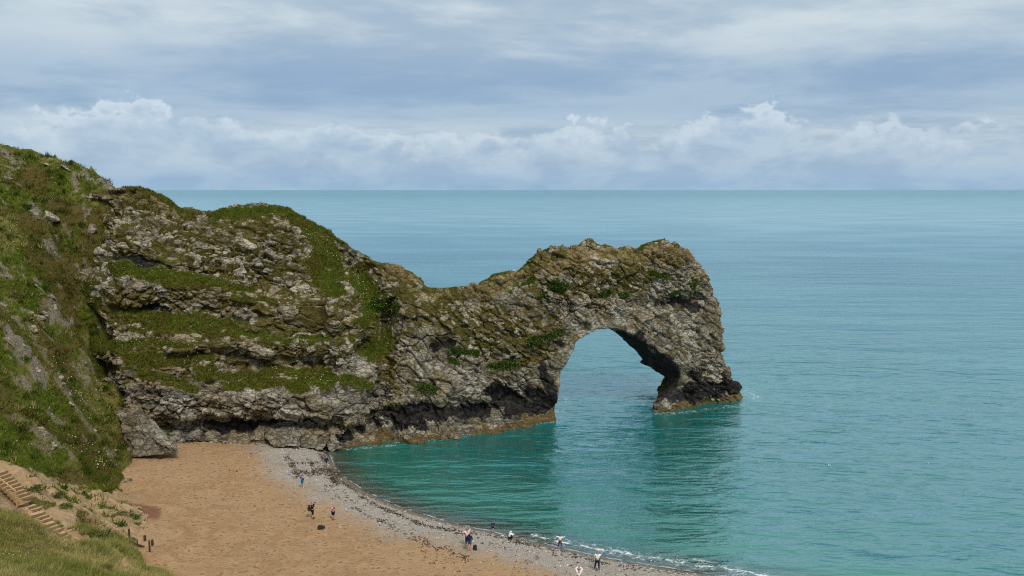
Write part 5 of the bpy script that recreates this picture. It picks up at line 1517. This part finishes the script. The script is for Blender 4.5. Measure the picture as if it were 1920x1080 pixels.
person(1085, 1101, 1.70, 10, 'person at the bottom edge holding both arms up to frame a picture', dict(elbL=(-.165, .05, .905), wriL=(-.030, .09, 1.005), elbR=(.165, .05, .905), wriR=(.030, .09, 1.005)), hair='dark_hair',
       wear=[('shirt', 'top', 'white', 1.9), ('waistcoat', 'skirt', 'maroon', .50), ('trousers', 'legs', 'jeans', 1.95), ('shoe', 'shoes', 'shoe', 1)])
dg = bpy.context.evaluated_depsgraph_get()
done = [(bpy.data.meshes.new_from_object(o.evaluated_get(dg)), nm, par, mat, o) for (o, nm, par, mat) in JOBS]
for me, nm, par, mat, o in done:
    me.materials.clear(); me.name = nm
    old = o.data
    bpy.data.objects.remove(o); bpy.data.meshes.remove(old)
    link(nm, me, par, [mat])
# the photographer's backpack and camera
R3 = Matrix.Rotation(-math.radians(70), 3, 'Z')
bp_ = Vector(f3) + R3 @ Vector((0, -0.26, 0.93))
rucksack(bp_, -math.radians(70), 1.15, 'black backpack worn by the photographer in black')
cm = Vector(f3) + R3 @ Vector((0, 0.235, 1.585))
root = empty('camera_held', cm, -math.radians(70)); root.name = 'photo_camera'
link('body', beam_mesh('body', (-0.075, 0, 0.04), (0.075, 0, 0.04), 0.07, 0.10, org=(0, 0, 0)), root, [BLACKCLOTH])
bm = bmesh.new(); bmesh.ops.create_cone(bm, cap_ends=True, segments=16, radius1=0.036, radius2=0.042, depth=0.11, matrix=Matrix.Translation((0, 0.088, 0.04)) @ Matrix.Rotation(math.radians(-90), 4, 'X'))
me = bpy.data.meshes.new('lens'); bm.to_mesh(me); bm.free()
link('lens', me, root, [STRAP])
tag(root, 'black camera held to the eye by the photographer in black', 'camera')

# ================================================================== birds
def bird(p, s, rz, mat, label, cat='bird'):
    root = empty('bird', p, rz)
    bm = bmesh.new()
    bmesh.ops.create_uvsphere(bm, u_segments=14, v_segments=9, radius=1.0)
    for v in bm.verts:                                          # egg-shaped body with a tail and a head drawn out of it
        x, y, z = v.co
        w = 1.0 - 0.55 * max(0.0, -y) ** 1.2
        hd = max(0.0, y - 0.45)
        v.co = (x * 0.36 * w * (1 - 0.35 * hd), y * (0.85 + 0.5 * max(0, -y)), z * 0.36 * w * (1 - 0.2 * hd) + 0.62 * hd + 0.55)
    for v in bm.verts:
        v.co *= s
    for f in bm.faces:
        f.smooth = True
    me = bpy.data.meshes.new('body'); bm.to_mesh(me); bm.free()
    link('body', me, root, [mat])
    bm = bmesh.new(); bmesh.ops.create_cone(bm, cap_ends=True, segments=8, radius1=0.10 * s, radius2=0.01 * s, depth=0.36 * s, matrix=Matrix.Translation((0, 1.0 * s, 0.93 * s)) @ Matrix.Rotation(math.radians(-90), 4, 'X'))
    me = bpy.data.meshes.new('beak'); bm.to_mesh(me); bm.free()
    link('beak', me, root, [WOOD_PALE if mat is C['white'] else STRAP])
    for sx in (-1, 1):
        link('leg', beam_mesh('leg', (sx * 0.13 * s, 0, -0.15 * s), (sx * 0.11 * s, 0, 0.35 * s), 0.05 * s, 0.05 * s, Vector((0, 1, 0)), (0, 0, 0)), root, [STRAP])
    tag(root, label, cat)
def on_rock(px, py, rad=5):
    k = np.nonzero((np.abs(vx - px) < rad) & (np.abs(vy - py) < rad) & (facing > -0.2))[0]
    k = k[np.argmax(V2[k, 2])] if len(k) else None
    return V2[k] if k is not None else None
for (px, py, s, m_, lab) in [(956, 517, 0.20, C['white'], 'white gull perched near the top of the low ridge'), (225, 354, 0.19, C['black'], 'dark bird on the skyline where hillside meets headland'), (292, 363, 0.19, C['black'], 'dark bird on the skyline of the rocky headland crest')]:
    q = on_rock(px, py, 8)
    if q is not None:
        bird(q + np.array([0, 0, 0.02]), s, random.uniform(0, 6), m_, lab)
